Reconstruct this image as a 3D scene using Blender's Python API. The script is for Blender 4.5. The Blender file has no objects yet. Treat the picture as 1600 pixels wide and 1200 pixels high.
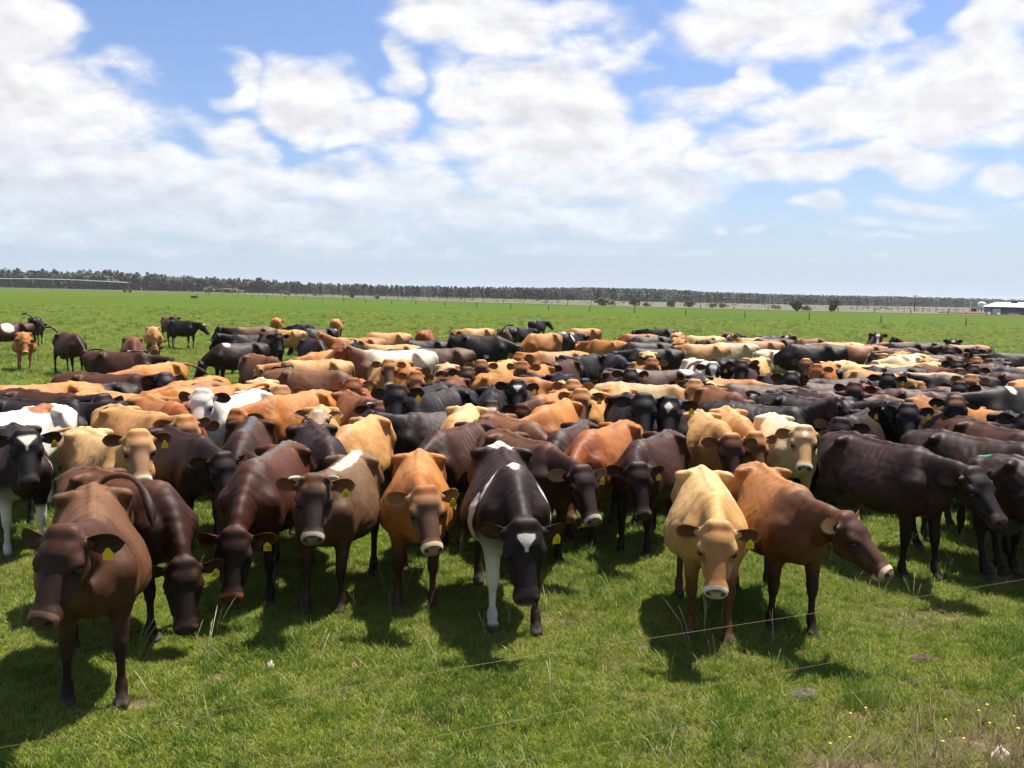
import bpy, math, random
import numpy as np
from mathutils import Vector, Matrix
from concurrent.futures import ThreadPoolExecutor

R = math.radians
scene = bpy.context.scene
COL = scene.collection

# ------------------------------------------------------------------ camera
CAM_H, FOC = 2.8, 1445.0            # metres above the pasture; focal length in pixels of a 1600 px wide picture
PITCH, ROLL = R(5.53), R(1.2)
F_ = np.array([0, math.cos(PITCH), -math.sin(PITCH)])
R0 = np.array([1.0, 0, 0]); U0 = np.array([0, math.sin(PITCH), math.cos(PITCH)])
R_ = math.cos(ROLL) * R0 + math.sin(ROLL) * U0
U_ = -math.sin(ROLL) * R0 + math.cos(ROLL) * U0
cd = bpy.data.cameras.new('camera')
cd.sensor_width = 36.0
cd.lens = 36.0 * FOC / 1600.0
cd.clip_start, cd.clip_end = 0.1, 20000
cam = bpy.data.objects.new('camera', cd)
M = Matrix(((R_[0], U_[0], -F_[0], 0), (R_[1], U_[1], -F_[1], 0), (R_[2], U_[2], -F_[2], CAM_H), (0, 0, 0, 1)))
cam.matrix_world = M
COL.objects.link(cam)
scene.camera = cam


def at(px, py, z=0.0):
    """The point at height z seen at a place in the photograph."""
    d = F_ + (px - 800) / FOC * R_ + (600 - py) / FOC * U_
    t = (z - CAM_H) / d[2]
    return np.array([d[0] * t, d[1] * t, z])


def at_y(px, py, Y):
    d = F_ + (px - 800) / FOC * R_ + (600 - py) / FOC * U_
    t = Y / d[1]
    return np.array([d[0] * t, Y, CAM_H + d[2] * t])


# ------------------------------------------------------------------ sky and sun
SUN_DIR = Vector((0.30, 0.30, 1.0)).normalized()      # towards the sun: high, a little behind the herd and to the right
SUN_EL = math.asin(SUN_DIR.z)
SUN_AZ = math.atan2(SUN_DIR.x, SUN_DIR.y)
sl = bpy.data.lights.new('sun', 'SUN')
sl.energy = 5.0
sl.angle = R(0.53)
sl.color = (1.0, 0.95, 0.86)
sun = bpy.data.objects.new('sun', sl)
sun.rotation_euler = SUN_DIR.to_track_quat('Z', 'Y').to_euler()
sun.location = (0, 0, 60)
COL.objects.link(sun)

scene.view_settings.view_transform = 'Standard'
scene.view_settings.look = 'None'
scene.view_settings.gamma = 1
scene.view_settings.use_curve_mapping = False
scene.view_settings.exposure = 1.12
# ------------------------------------------------------------------ world: daylight sky with cumulus
world = bpy.data.worlds.new('World')
scene.world = world
world.use_nodes = True
SKY_STRENGTH = 0.05


def photo_dir(px, py):
    d = F_ + (px - 800) / FOC * R_ + (600 - py) / FOC * U_
    d = d / np.linalg.norm(d)
    return math.atan2(d[0], d[1]), math.asin(d[2])


# clouds: where each heap stands in the sky (seen in the photograph at x, y; half width, half height; how dense)
CLOUDS = [
    (35, 40, 105, 62, 1.05), (85, 92, 50, 18, .5), (60, 165, 190, 75, 1.1), (212, 128, 26, 30, .55), (190, 205, 60, 38, .6), (150, 215, 90, 25, .75),
    (348, 200, 50, 34, .85), (370, 228, 50, 22, .6), (130, 290, 260, 75, 1.15), (330, 280, 150, 50, 1.0), (70, 330, 200, 40, .9),
    (352, 118, 38, 36, .75), (455, 130, 90, 52, 1.05), (480, 180, 90, 38, .95), (575, 190, 65, 40, .85), (630, 115, 36, 40, .8), (560, 222, 70, 22, .75), (540, 130, 40, 35, .55),
    (480, 280, 70, 34, .95), (620, 295, 130, 42, 1.05), (430, 340, 300, 34, .8), (250, 340, 260, 26, .75), (520, 370, 260, 22, .55),
    (745, 150, 85, 58, 1.1), (850, 160, 140, 72, 1.2), (930, 195, 110, 50, 1.1), (820, 235, 170, 38, .9), (1035, 205, 70, 36, .85), (1010, 235, 100, 30, .75), (680, 245, 90, 28, .75),
    (730, 35, 130, 48, 1.0), (650, 5, 60, 25, .7), (790, 70, 60, 25, .8), (905, 75, 90, 26, .55), (960, 95, 60, 30, .5), (880, 20, 110, 30, .7), (985, 55, 45, 30, .4),
    (1130, 30, 100, 60, 1.0), (1240, 25, 150, 58, 1.15), (1395, 40, 38, 34, .85), (1180, 90, 60, 22, .6), (1310, 65, 70, 22, .7),
    (1160, 140, 40, 36, .85), (1105, 165, 80, 26, .8), (1200, 170, 40, 35, .45), (1350, 110, 50, 30, .45), (1210, 220, 110, 26, .95), (1120, 250, 90, 18, .7),
    (1330, 170, 130, 40, 1.0), (1480, 145, 160, 62, 1.2), (1570, 115, 90, 60, 1.1), (1450, 200, 150, 30, .8), (1575, 40, 60, 60, 1.0),
    (1310, 262, 200, 26, 1.05), (1420, 250, 70, 22, .8), (1575, 275, 60, 20, .85), (1590, 305, 40, 10, .6),
    (990, 285, 150, 42, 1.05), (1050, 315, 90, 36, .95), (850, 280, 110, 34, .85), (780, 330, 200, 36, .85), (960, 345, 180, 30, .8), (700, 360, 180, 24, .6),
    (1290, 320, 48, 15, .8), (1160, 358, 20, 7, .6), (1212, 360, 26, 8, .4), (1440, 312, 70, 15, .75), (1440, 342, 100, 12, .55), (1405, 400, 26, 6, .35), (1370, 368, 60, 7, .3), (1500, 320, 60, 10, .4), (1300, 410, 20, 5, .25),
    (140, 380, 240, 16, .45), (560, 400, 200, 14, .3), (850, 385, 200, 14, .35), (1100, 392, 120, 8, .3),
]
# the same kind of sky goes on outside the picture
_r = random.Random(4)
WIDE = []
for _ in range(34):
    WIDE.append((_r.uniform(-math.pi, math.pi), _r.uniform(.10, .95), _r.uniform(.14, .34), _r.uniform(.05, .12), _r.uniform(.7, 1.1)))

def build_world():
    nt = world.node_tree
    nt.nodes.clear()
    L = nt.links.new
    out = nt.nodes.new('ShaderNodeOutputWorld')
    bg = nt.nodes.new('ShaderNodeBackground'); bg.inputs['Strength'].default_value = SKY_STRENGTH
    sky = nt.nodes.new('ShaderNodeTexSky'); sky.sky_type = 'NISHITA'; sky.sun_disc = False
    sky.sun_elevation = SUN_EL; sky.sun_rotation = SUN_AZ; sky.altitude = 100
    sky.air_density = 1.0; sky.dust_density = 1.2; sky.ozone_density = 2.0
    geo = nt.nodes.new('ShaderNodeTexCoord')
    sp = nt.nodes.new('ShaderNodeSeparateXYZ'); L(geo.outputs['Generated'], sp.inputs[0])
    air = nt.nodes.new('ShaderNodeMapRange'); air.interpolation_type = 'SMOOTHSTEP'
    air.inputs[1].default_value = .16; air.inputs[2].default_value = -.03; L(sp.outputs[2], air.inputs[0])
    tint = nt.nodes.new('ShaderNodeMix'); tint.data_type = 'RGBA'; tint.blend_type = 'MULTIPLY'; tint.inputs['Factor'].default_value = 1; tint.inputs['B'].default_value = (*SKY_TINT, 1)
    L(sky.outputs[0], tint.inputs['A'])
    mx = nt.nodes.new('ShaderNodeMix'); mx.data_type = 'RGBA'; mx.inputs['B'].default_value = (*HORIZON, 1)
    L(air.outputs[0], mx.inputs['Factor']); L(tint.outputs['Result'], mx.inputs['A'])
    L(mx.outputs['Result'], bg.inputs['Color']); L(bg.outputs[0], out.inputs['Surface'])


def cloud_field(az, el):
    """How much cloud stands in each direction (before the fine raggedness)."""
    rs = np.random.RandomState(3)
    wa, we = np.zeros_like(az), np.zeros_like(az)
    for f, a in ((18, .005), (37, .006), (71, .0045), (130, .003)):
        for _ in range(3):
            d = rs.normal(size=2); d /= np.linalg.norm(d)
            wa += a * np.sin((az * d[0] + el * 1.6 * d[1]) * f + rs.uniform(0, 6.3))
            d = rs.normal(size=2); d /= np.linalg.norm(d)
            we += a * .55 * np.sin((az * d[0] + el * 1.6 * d[1]) * f + rs.uniform(0, 6.3))
    a_, e_ = az + wa, el + we * np.clip(el / .12, .25, 1)
    acc = np.full_like(az, -.38)
    items = []
    for (px, py, rx, ry, w) in CLOUDS:
        a, e = photo_dir(px, py)
        items.append((a, e, rx / FOC * 1.12, ry / FOC * 1.15, w))
    for it in WIDE:
        if abs(it[0]) < .8 and it[1] < .5: continue
        sa = math.hypot(it[0] - SUN_AZ, it[1] - SUN_EL)
        if sa < .6: continue
        items.append(it)
    k = .16
    for (a, e, ra, re, w) in items:
        da = (a_ - a + math.pi) % (2 * math.pi) - math.pi
        v = -.3 + (w + .3) * (1 - (da / ra) ** 2 - ((e_ - e) / re) ** 2)
        h = np.clip(k - np.abs(acc - v), 0, None) / k
        acc = np.maximum(acc, v) + h * h * k / 4
    return acc


def build_clouds():
    def axis(lo, hi, step, full):
        pre = np.linspace(full[0], lo, max(2, int((lo - full[0]) / R(3))))[:-1] if lo > full[0] else []
        post = np.linspace(hi, full[1], max(2, int((full[1] - hi) / R(3))))[1:] if hi < full[1] else []
        return np.concatenate([pre, np.arange(lo, hi, step), post])
    az = axis(R(-38), R(38), R(.2), (-math.pi, math.pi)); el = axis(R(-1.2), R(26), R(.2), (R(-1.2), R(89)))
    A, E = np.meshgrid(az, el, indexing='ij')
    RAD = 9500.0
    V = np.stack([np.sin(A) * np.cos(E), np.cos(A) * np.cos(E), np.sin(E)], -1).reshape(-1, 3) * RAD
    ni, nj = A.shape
    I = np.arange(ni * nj).reshape(ni, nj)
    Q = np.stack([I[:-1, :-1], I[:-1, 1:], I[1:, 1:], I[1:, :-1]], -1).reshape(-1, 4)
    c0 = cloud_field(A, E).ravel(); c1 = cloud_field(A + .010, E + .026).ravel(); c2 = cloud_field(A, E - .03).ravel()
    me = mesh_np('sky', V, Q, None, True, {'cover': ('FLOAT', c0.astype(np.float32)), 'above': ('FLOAT', c1.astype(np.float32)), 'below': ('FLOAT', c2.astype(np.float32))})
    m = bpy.data.materials.new('cumulus'); m.use_nodes = True
    nt = m.node_tree; nt.nodes.clear(); L = nt.links.new
    m.cycles.emission_sampling = 'NONE'
    out = nt.nodes.new('ShaderNodeOutputMaterial')

    def mt(op, a, b=None, c=None):
        n = nt.nodes.new('ShaderNodeMath'); n.operation = op
        for i, v in enumerate((a, b, c)):
            if v is None: continue
            if isinstance(v, (int, float)): n.inputs[i].default_value = v
            else: L(v, n.inputs[i])
        return n.outputs[0]

    def sm(v, a, b):
        n = nt.nodes.new('ShaderNodeMapRange'); n.interpolation_type = 'SMOOTHSTEP'; n.inputs[1].default_value = a; n.inputs[2].default_value = b
        L(v, n.inputs[0]); return n.outputs[0]

    def attr(k):
        n = nt.nodes.new('ShaderNodeAttribute'); n.attribute_name = k; return n.outputs['Fac']
    g = nt.nodes.new('ShaderNodeNewGeometry')
    mp = nt.nodes.new('ShaderNodeVectorMath'); mp.operation = 'MULTIPLY'; mp.inputs[1].default_value = (1 / RAD, 1 / RAD, 1.9 / RAD)
    L(g.outputs['Position'], mp.inputs[0])

    def noise(vec, scale, det, rough, dist=0):
        n = nt.nodes.new('ShaderNodeTexNoise'); n.inputs['Scale'].default_value = scale; n.inputs['Detail'].default_value = det; n.inputs['Roughness'].default_value = rough; n.inputs['Distortion'].default_value = dist
        L(vec, n.inputs['Vector']); return n.outputs['Fac']
    n0 = noise(mp.outputs[0], 21, 9, .61, .25)
    sh = nt.nodes.new('ShaderNodeVectorMath'); sh.operation = 'ADD'; sh.inputs[1].default_value = (.008, 0, .03); L(mp.outputs[0], sh.inputs[0])
    n1 = noise(sh.outputs[0], 21, 4, .5, .25)
    c0 = mt('ADD', attr('cover'), mt('MULTIPLY_ADD', n0, 1.45, -.725))
    c1 = mt('ADD', attr('above'), mt('MULTIPLY_ADD', n1, 1.2, -.6))
    dens = sm(c0, -.26, .80)
    shade = mt('MULTIPLY', sm(c1, .35, 1.25), sm(c0, .3, 1.1))
    billow = mt('MULTIPLY_ADD', mt('SUBTRACT', n0, n1), .55, 1.0)
    sp = nt.nodes.new('ShaderNodeSeparateXYZ'); L(g.outputs['Position'], sp.inputs[0])
    air = sm(mt('DIVIDE', sp.outputs[2], RAD), .17, .0)
    mx = nt.nodes.new('ShaderNodeMix'); mx.data_type = 'RGBA'; mx.inputs['A'].default_value = (*CLOUD_LIT, 1); mx.inputs['B'].default_value = (*CLOUD_UNDER, 1)
    L(shade, mx.inputs['Factor'])
    m2 = nt.nodes.new('ShaderNodeMix'); m2.data_type = 'RGBA'; m2.inputs['B'].default_value = (*[q * SKY_STRENGTH for q in HORIZON], 1)
    L(mt('MULTIPLY', air, .55), m2.inputs['Factor']); L(mx.outputs['Result'], m2.inputs['A'])
    em = nt.nodes.new('ShaderNodeEmission'); L(m2.outputs['Result'], em.inputs['Color']); L(billow, em.inputs['Strength'])
    tr = nt.nodes.new('ShaderNodeBsdfTransparent')
    ms = nt.nodes.new('ShaderNodeMixShader')
    L(mt('MULTIPLY', dens, mt('MULTIPLY_ADD', air, -.45, .97)), ms.inputs[0]); L(tr.outputs[0], ms.inputs[1]); L(em.outputs[0], ms.inputs[2])
    L(ms.outputs[0], out.inputs[0])
    o = link('sky', me, m)
    o['kind'] = 'structure'
    return o


CLOUD_LIT, CLOUD_UNDER = (.452, .450, .456), (.40, .393, .405)
HORIZON = (5.6, 6.7, 8.1)
SKY_TINT = (1.10, 1.18, 1.42)
build_world()
# ------------------------------------------------------------------ small helpers
def nn(nt, typ, loc=None, **kw):
    n = nt.nodes.new(typ)
    for k, v in kw.items():
        setattr(n, k, v)
    return n


def new_mat(name):
    m = bpy.data.materials.new(name)
    m.use_nodes = True
    nt = m.node_tree
    nt.nodes.clear()
    out = nt.nodes.new('ShaderNodeOutputMaterial')
    b = nt.nodes.new('ShaderNodeBsdfPrincipled')
    nt.links.new(b.outputs[0], out.inputs[0])
    return m, nt, b, out


def simple_mat(name, col, rough=0.7, var=0.25, scale=8.0, metal=0.0, spec=0.3):
    m, nt, b, out = new_mat(name)
    tc = nn(nt, 'ShaderNodeTexCoord')
    no = nn(nt, 'ShaderNodeTexNoise')
    no.inputs['Scale'].default_value = scale
    no.inputs['Detail'].default_value = 5
    nt.links.new(tc.outputs['Object'], no.inputs['Vector'])
    mr = nn(nt, 'ShaderNodeMapRange')
    mr.inputs['From Min'].default_value = 0.3
    mr.inputs['From Max'].default_value = 0.7
    mr.inputs['To Min'].default_value = 1 - var
    mr.inputs['To Max'].default_value = 1 + var
    nt.links.new(no.outputs['Fac'], mr.inputs['Value'])
    mx = nn(nt, 'ShaderNodeMix', data_type='RGBA', blend_type='MULTIPLY')
    mx.inputs['Factor'].default_value = 1
    mx.inputs['A'].default_value = (*col, 1)
    nt.links.new(mr.outputs[0], mx.inputs['B'])
    nt.links.new(mx.outputs['Result'], b.inputs['Base Color'])
    b.inputs['Roughness'].default_value = rough
    b.inputs['Metallic'].default_value = metal
    b.inputs['Specular IOR Level'].default_value = spec
    return m


def mesh_np(name, verts, quads=None, polys=None, smooth=True, attrs=None):
    """A mesh from numpy arrays: quads (n,4) plus a list of other polygons."""
    me = bpy.data.meshes.new(name)
    verts = np.asarray(verts, np.float32)
    quads = np.zeros((0, 4), np.int32) if quads is None else np.asarray(quads, np.int32)
    polys = polys or []
    loops = quads.ravel()
    starts = np.arange(len(quads)) * 4
    if polys:
        ex = np.concatenate([np.asarray(p, np.int32) for p in polys])
        ln = np.array([len(p) for p in polys])
        st = len(loops) + np.concatenate([[0], np.cumsum(ln)[:-1]])
        loops = np.concatenate([loops, ex]); starts = np.concatenate([starts, st])
    me.vertices.add(len(verts)); me.vertices.foreach_set('co', verts.ravel())
    me.loops.add(len(loops)); me.loops.foreach_set('vertex_index', loops.astype(np.int32))
    me.polygons.add(len(starts)); me.polygons.foreach_set('loop_start', starts.astype(np.int32))
    if attrs:
        for k, (typ, arr) in attrs.items():
            a = me.attributes.new(k, typ, 'POINT')
            key = {'FLOAT_COLOR': 'color', 'FLOAT': 'value', 'FLOAT_VECTOR': 'vector', 'INT': 'value'}[typ]
            a.data.foreach_set(key, np.asarray(arr).ravel())
    me.update(calc_edges=True)
    me.polygons.foreach_set('use_smooth', np.full(len(starts), smooth))
    return me


def link(name, me, mat=None, parent=None, loc=None, rot=None):
    o = bpy.data.objects.new(name, me)
    COL.objects.link(o)
    if mat is not None and me is not None and not me.materials:
        me.materials.append(mat)
    if parent is not None:
        o.parent = parent
    if loc is not None:
        o.location = loc
    if rot is not None:
        o.rotation_euler = rot
    return o


def tag(o, label=None, cat=None, group=None, kind=None):
    if label: o['label'] = label
    if cat: o['category'] = cat
    if group: o['group'] = group
    if kind: o['kind'] = kind
    return o


class MB:
    """Collects boxes, tubes and blobs into one mesh."""
    def __init__(s):
        s.v = []; s.f = []

    def box(s, c, size, rot=0.0):
        b = len(s.v); cx, cy, cz = c; hx, hy, hz = [q / 2 for q in size]
        cr, sr = math.cos(rot), math.sin(rot)
        for dx, dy, dz in ((-1, -1, -1), (1, -1, -1), (1, 1, -1), (-1, 1, -1), (-1, -1, 1), (1, -1, 1), (1, 1, 1), (-1, 1, 1)):
            x, y = dx * hx, dy * hy
            s.v.append((cx + x * cr - y * sr, cy + x * sr + y * cr, cz + dz * hz))
        for q in ((0, 3, 2, 1), (4, 5, 6, 7), (0, 1, 5, 4), (1, 2, 6, 5), (2, 3, 7, 6), (3, 0, 4, 7)):
            s.f.append([b + i for i in q])
        return s

    def tube(s, pts, rad, n=8, cap=True):
        pts = [Vector(p) for p in pts]
        if not hasattr(rad, '__len__'): rad = [rad] * len(pts)
        b = len(s.v); ref = None
        for i, p in enumerate(pts):
            t = (pts[min(i + 1, len(pts) - 1)] - pts[max(i - 1, 0)]).normalized()
            if ref is None:
                ref = Vector((0, 0, 1)) if abs(t.z) < .9 else Vector((1, 0, 0))
            u = (ref - t * ref.dot(t)).normalized(); w = t.cross(u); ref = u
            for k in range(n):
                a = 2 * math.pi * k / n
                s.v.append(tuple(p + (u * math.cos(a) + w * math.sin(a)) * rad[i]))
        for i in range(len(pts) - 1):
            for k in range(n):
                k2 = (k + 1) % n
                s.f.append([b + i * n + k, b + i * n + k2, b + (i + 1) * n + k2, b + (i + 1) * n + k])
        if cap:
            s.f.append([b + k for k in reversed(range(n))])
            s.f.append([b + (len(pts) - 1) * n + k for k in range(n)])
        return s

    def lathe(s, prof, c=(0, 0, 0), n=16):
        b = len(s.v)
        for r, z in prof:
            for k in range(n):
                a = 2 * math.pi * k / n
                s.v.append((c[0] + r * math.cos(a), c[1] + r * math.sin(a), c[2] + z))
        for i in range(len(prof) - 1):
            for k in range(n):
                k2 = (k + 1) % n
                s.f.append([b + i * n + k, b + i * n + k2, b + (i + 1) * n + k2, b + (i + 1) * n + k])
        s.f.append([b + k for k in reversed(range(n))]); s.f.append([b + (len(prof) - 1) * n + k for k in range(n)])
        return s

    def poly(s, pts):
        b = len(s.v); s.v += [tuple(p) for p in pts]; s.f.append(list(range(b, b + len(pts))))
        return s

    def build(s, name, mat, parent=None, smooth=False, loc=None, rot=None):
        me = bpy.data.meshes.new(name); me.from_pydata(s.v, [], s.f)
        if smooth:
            me.polygons.foreach_set('use_smooth', [True] * len(me.polygons))
        me.update()
        return link(name, me, mat, parent, loc, rot)
build_clouds()
# ------------------------------------------------------------------ the cow: an implicit body, meshed per pose
def sstep(a, b, x):
    t = np.clip((x - a) / (b - a), 0, 1)
    return t * t * (3 - 2 * t)


def _nrm(v):
    v = np.asarray(v, float)
    return v / (np.linalg.norm(v) + 1e-9)


TX = np.array([-.86, -.82, -.74, -.60, -.45, -.25, -.05, .15, .30, .45, .58, .70, .79, .83])
TZT = np.array([1.17, 1.205, 1.225, 1.25, 1.265, 1.245, 1.235, 1.235, 1.245, 1.26, 1.22, 1.10, .96, .92])
TZB = np.array([1.02, .97, .87, .78, .71, .63, .575, .565, .58, .60, .62, .67, .74, .80])
TW = np.array([.04, .095, .155, .205, .238, .285, .322, .318, .285, .24, .20, .145, .07, .02])
TK = np.array([.0, .0, .0, .03, .10, .28, .37, .38, .37, .32, .22, .1, .0, .0])


class Cow:
    """Primitives of one posed cow in its own frame: +x forward, +y its left, z up, standing on z = 0."""

    def __init__(s, rng, pose, fat=1.08, bony=1.0, udder=1.0, horns=False):
        s.pr = []
        fat = 1 + (fat - 1) * .55 - .03
        s.fat, s.bony, s.horns = fat, bony, horns
        s.ph = rng.uniform(0, 6)
        npitch, nyaw, hpitch, hyaw, hroll = pose
        # ---- torso
        s.pr.append(('torso', None, 0.0, 1))
        for sd in (1, -1):
            j = sd
            s.el((-.29, (.345 - .035 * (bony - 1)) * j * fat, 1.085), (.15, .08, .12), .07, op=-1)           # hollow flank
            s.el((-.60, .262 * j, 1.19), (.10, .06, .06), .06, op=-1)                   # hollow between hip and pin bone
            s.rc((-.40, .13 * j, 1.222 + .012 * (bony - 1)), (-.385, .236 * j, 1.20 + .012 * (bony - 1)), .038, .033, .045)      # hip bone
            s.rc((-.76, .085 * j, 1.15), (-.80, .105 * j, 1.13), .05, .038, .05)         # pin bone
            s.rc((-.40, .21 * j, 1.19), (-.56, .2 * j, .98), .035, .08, .06)
            # shoulder blade, point of shoulder
            s.rc((.44, .07 * j, 1.165), (.57, .17 * j, .93), .062, .09, .09, lat=((0, 1, 0), 1.3))
            s.rc((.58, .16 * j, .91), (.50, .165 * j, .74), .098, .085, .09)
        sp = [(-.78, 1.222), (-.60, 1.262), (-.42, 1.283), (-.2, 1.262), (.05, 1.25), (.3, 1.258), (.46, 1.272)]
        for (x0, z0), (x1, z1) in zip(sp[:-1], sp[1:]):
            s.rc((x0, 0, z0 - .022), (x1, 0, z1 - .022), .024, .024, .038)
        # ---- legs
        off = [rng.uniform(-.10, .12) for _ in range(4)]
        spl = [rng.uniform(-.02, .02) for _ in range(4)]
        s.feet = []
        for q, sd in enumerate((1, -1)):
            d, e = off[q], spl[q]

            def P(x, y, z, top=.74):
                t = max(0, (top - z) / top)
                return (x + d * t, sd * (y + e * t), z)
            s.rc(P(.49, .165, .74), P(.515, .155, .41), .082, .045, .05)
            s.rc(P(.515, .155, .42), P(.515, .155, .36), .051, .045, .015)
            s.rc(P(.515, .155, .37), P(.505, .155, .13), .031, .028, .02)
            s.rc(P(.505, .155, .14), P(.51, .155, .105), .04, .04, .015)
            s.rc(P(.51, .155, .11), P(.545, .155, .055), .035, .038, .015)
            for c in (-.021, .021):
                s.rc(P(.55, .155 + c, .045), P(.59, .155 + c * 1.1, .022), .034, .022, .006)
            s.feet.append(P(.55, .155, 0))
        for q, sd in enumerate((1, -1)):
            d, e = off[2 + q], spl[2 + q]

            def P(x, y, z, top=.95):
                t = max(0, (top - z) / top)
                return (x + d * t, sd * (y + e * t), z)
            s.rc(P(-.60, .125, 1.0), P(-.45, .18, .74), .14, .095, .07, lat=((0, 1, 0), 1.2))
            s.rc(P(-.73, .085, 1.05), P(-.66, .14, .70), .085, .06, .07)
            s.rc(P(-.47, .175, .74), P(-.675, .16, .50), .088, .046, .06)
            s.rc(P(-.70, .155, .70), P(-.725, .158, .53), .05, .028, .05)
            s.rc(P(-.68, .16, .51), P(-.675, .16, .45), .047, .043, .02)
            s.rc(P(-.68, .16, .47), P(-.655, .16, .14), .034, .030, .02)
            s.rc(P(-.655, .16, .145), P(-.65, .16, .105), .042, .042, .015)
            s.rc(P(-.65, .16, .11), P(-.615, .16, .055), .036, .038, .015)
            for c in (-.021, .021):
                s.rc(P(-.61, .16 + c, .045), P(-.57, .16 + c * 1.1, .022), .034, .022, .006)
            s.feet.append(P(-.62, .16, 0))
        # ---- udder
        if udder > 0:
            s.el((-.47, 0, .64 - .03 * udder), (.17, .13, .13 * udder + .03), .05)
            for tx in (-.41, -.53):
                for sd in (1, -1):
                    s.rc((tx, sd * .06, .52), (tx, sd * .065, .455), .016, .012, .01)
        # ---- neck: a bent chain; each link keeps its own upright section
        n = 5
        L = .55
        p = np.array([.47, 0, 1.015])
        pts, frames = [p], []
        for i in range(n):
            t = (i + .5) / n
            pit = npitch * (.72 + .5 * t)
            yw = nyaw * min(1, .25 + 1.0 * t)
            dx = np.array([math.cos(pit) * math.cos(yw), math.cos(pit) * math.sin(yw), math.sin(pit)])
            p = p + dx * L / n
            pts.append(p); frames.append(dx)
        rr = np.interp(np.linspace(0, 1, n + 1), [0, .35, .7, 1], [.208, .152, .114, .103])
        ls = np.interp(np.linspace(0, 1, n + 1), [0, .35, 1], [1.6, 1.75, 1.4])
        for i in range(n):
            side = _nrm(np.cross([0, 0, 1], frames[i]))
            s.rc(pts[i], pts[i + 1], rr[i], rr[i + 1], .06, lat=(side, (ls[i] + ls[i + 1]) / 2))
        # crest of the neck and dewlap
        for i in range(n - 1):
            side = _nrm(np.cross([0, 0, 1], frames[i])); up0 = np.cross(frames[i], side)
            up1 = np.cross(frames[i + 1], _nrm(np.cross([0, 0, 1], frames[i + 1])))
            if i > 0:
                s.rc(pts[i] + up0 * (rr[i] - .015), pts[i + 1] + up1 * (rr[i + 1] - .015), .028, .026, .05)
            a0 = pts[i] - up0 * (rr[i] + .035 - .02 * i / n); a1 = pts[i + 1] - up1 * (rr[i + 1] + .03 - .04 * i / n)
            s.rc(a0, a1, .055, .045, .06, lat=(side, 2.3))
        s.rc((.64, 0, .72), pts[0] - np.array([-.14, 0, .24]), .065, .06, .07, lat=((0, 1, 0), 1.6))
        # ---- head
        c, sn = math.cos, math.sin
        X = np.array([c(hpitch) * c(hyaw), c(hpitch) * sn(hyaw), -sn(hpitch)])
        Y = _nrm(np.cross([0, 0, 1], X)); Z = np.cross(X, Y)
        Y, Z = Y * c(hroll) + Z * sn(hroll), Z * c(hroll) - Y * sn(hroll)
        s.HB = np.stack([X, Y, Z])
        s.HO = pts[-1] + X * (-.02) + Z * .062 + frames[-1] * .035
        H = lambda x, y, z: s.HO + x * X + y * Y + z * Z
        s.H = H
        Rm = s.HB
        s.head_start = len(s.pr)
        s.el(H(.075, 0, -.07), (.13, .108, .095), .04, Rm)
        s.rc(H(-.005, .035, -.008), H(-.005, -.035, -.008), .042, .042, .03)
        s.rc(H(.02, 0, -.018), H(.12, 0, -.008), .04, .035, .04, lat=(Y, .5))
        s.rc(H(.10, 0, -.068), H(.37, 0, -.086), .082, .050, .04, lat=(Y, .84))
        s.rc(H(.14, 0, -.028), H(.40, 0, -.050), .034, .030, .028, lat=(Y, .66))
        for sd in (1, -1):
            s.el(H(.15, sd * .082, -.05), (.058, .044, .042), .03, Rm)
            s.el(H(.145, sd * .052, -.14), (.10, .035, .085), .05, Rm)
            s.rc(H(.13, sd * .045, -.180), H(.38, sd * .024, -.122), .036, .030, .04)
            s.rc(H(.03, sd * .085, -.055), H(.035, sd * .118, -.062), .034, .03, .03)   # ear root
            if horns:
                s.rc(H(.015, sd * .065, -.01), H(.012, sd * .085, .012), .03, .024, .02)
        for sd in (1, -1):
            s.el(H(.425, sd * .022, -.084), (.060, .055, .056), .03, Rm)
        s.el(H(.405, 0, -.135), (.055, .046, .030), .02, Rm)
        for sd in (1, -1):
            s.el(H(.27, sd * .106, -.058), (.085, .026, .030), .04, Rm, op=-1)      # hollow under the eye
            s.rc(H(.19, sd * .086, -.088), H(.32, sd * .062, -.105), .022, .018, .03)    # cheek bone
        for sd in (1, -1):
            s.el(H(.470, sd * .044, -.058), (.022, .016, .015), .010, Rm, op=-1)
            s.el(H(.182, sd * .124, -.06), (.025, .02, .018), .012, Rm, op=-1)
        s.rc(H(.40, .06, -.122), H(.485, 0, -.122), .008, .006, .012, op=-1)
        s.rc(H(.40, -.06, -.122), H(.485, 0, -.122), .008, .006, .012, op=-1)
        hs, ys = 1.10, 1.13
        sv = np.array([hs * 1.02, hs * ys, hs])
        mapv = lambda v: s.HO + (((v - s.HO) @ s.HB.T) * sv) @ s.HB
        for q in range(s.head_start, len(s.pr)):
            t_, a_, k_, o_ = s.pr[q]
            if t_ == 'rc': a_ = (mapv(a_[0]), mapv(a_[1]), a_[2] * hs, a_[3] * hs, (Y, (a_[4][1] if a_[4] is not None else 1) / ys))
            else: a_ = (mapv(a_[0]), a_[1] * sv, a_[2])
            s.pr[q] = (t_, a_, k_, o_)
        s.hs, s.sv = hs, sv
        s.H = lambda x, y, z: s.HO + x * sv[0] * X + y * sv[1] * Y + z * sv[2] * Z
        s.pts = pts

    # -- primitives
    def rc(s, a, b, ra, rb, k, lat=None, op=1):
        s.pr.append(('rc', (np.array(a, float), np.array(b, float), ra, rb, lat), k, op))

    def el(s, c, r, k, rot=None, op=1):
        s.pr.append(('el', (np.array(c, float), np.array(r, float), rot), k, op))

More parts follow.
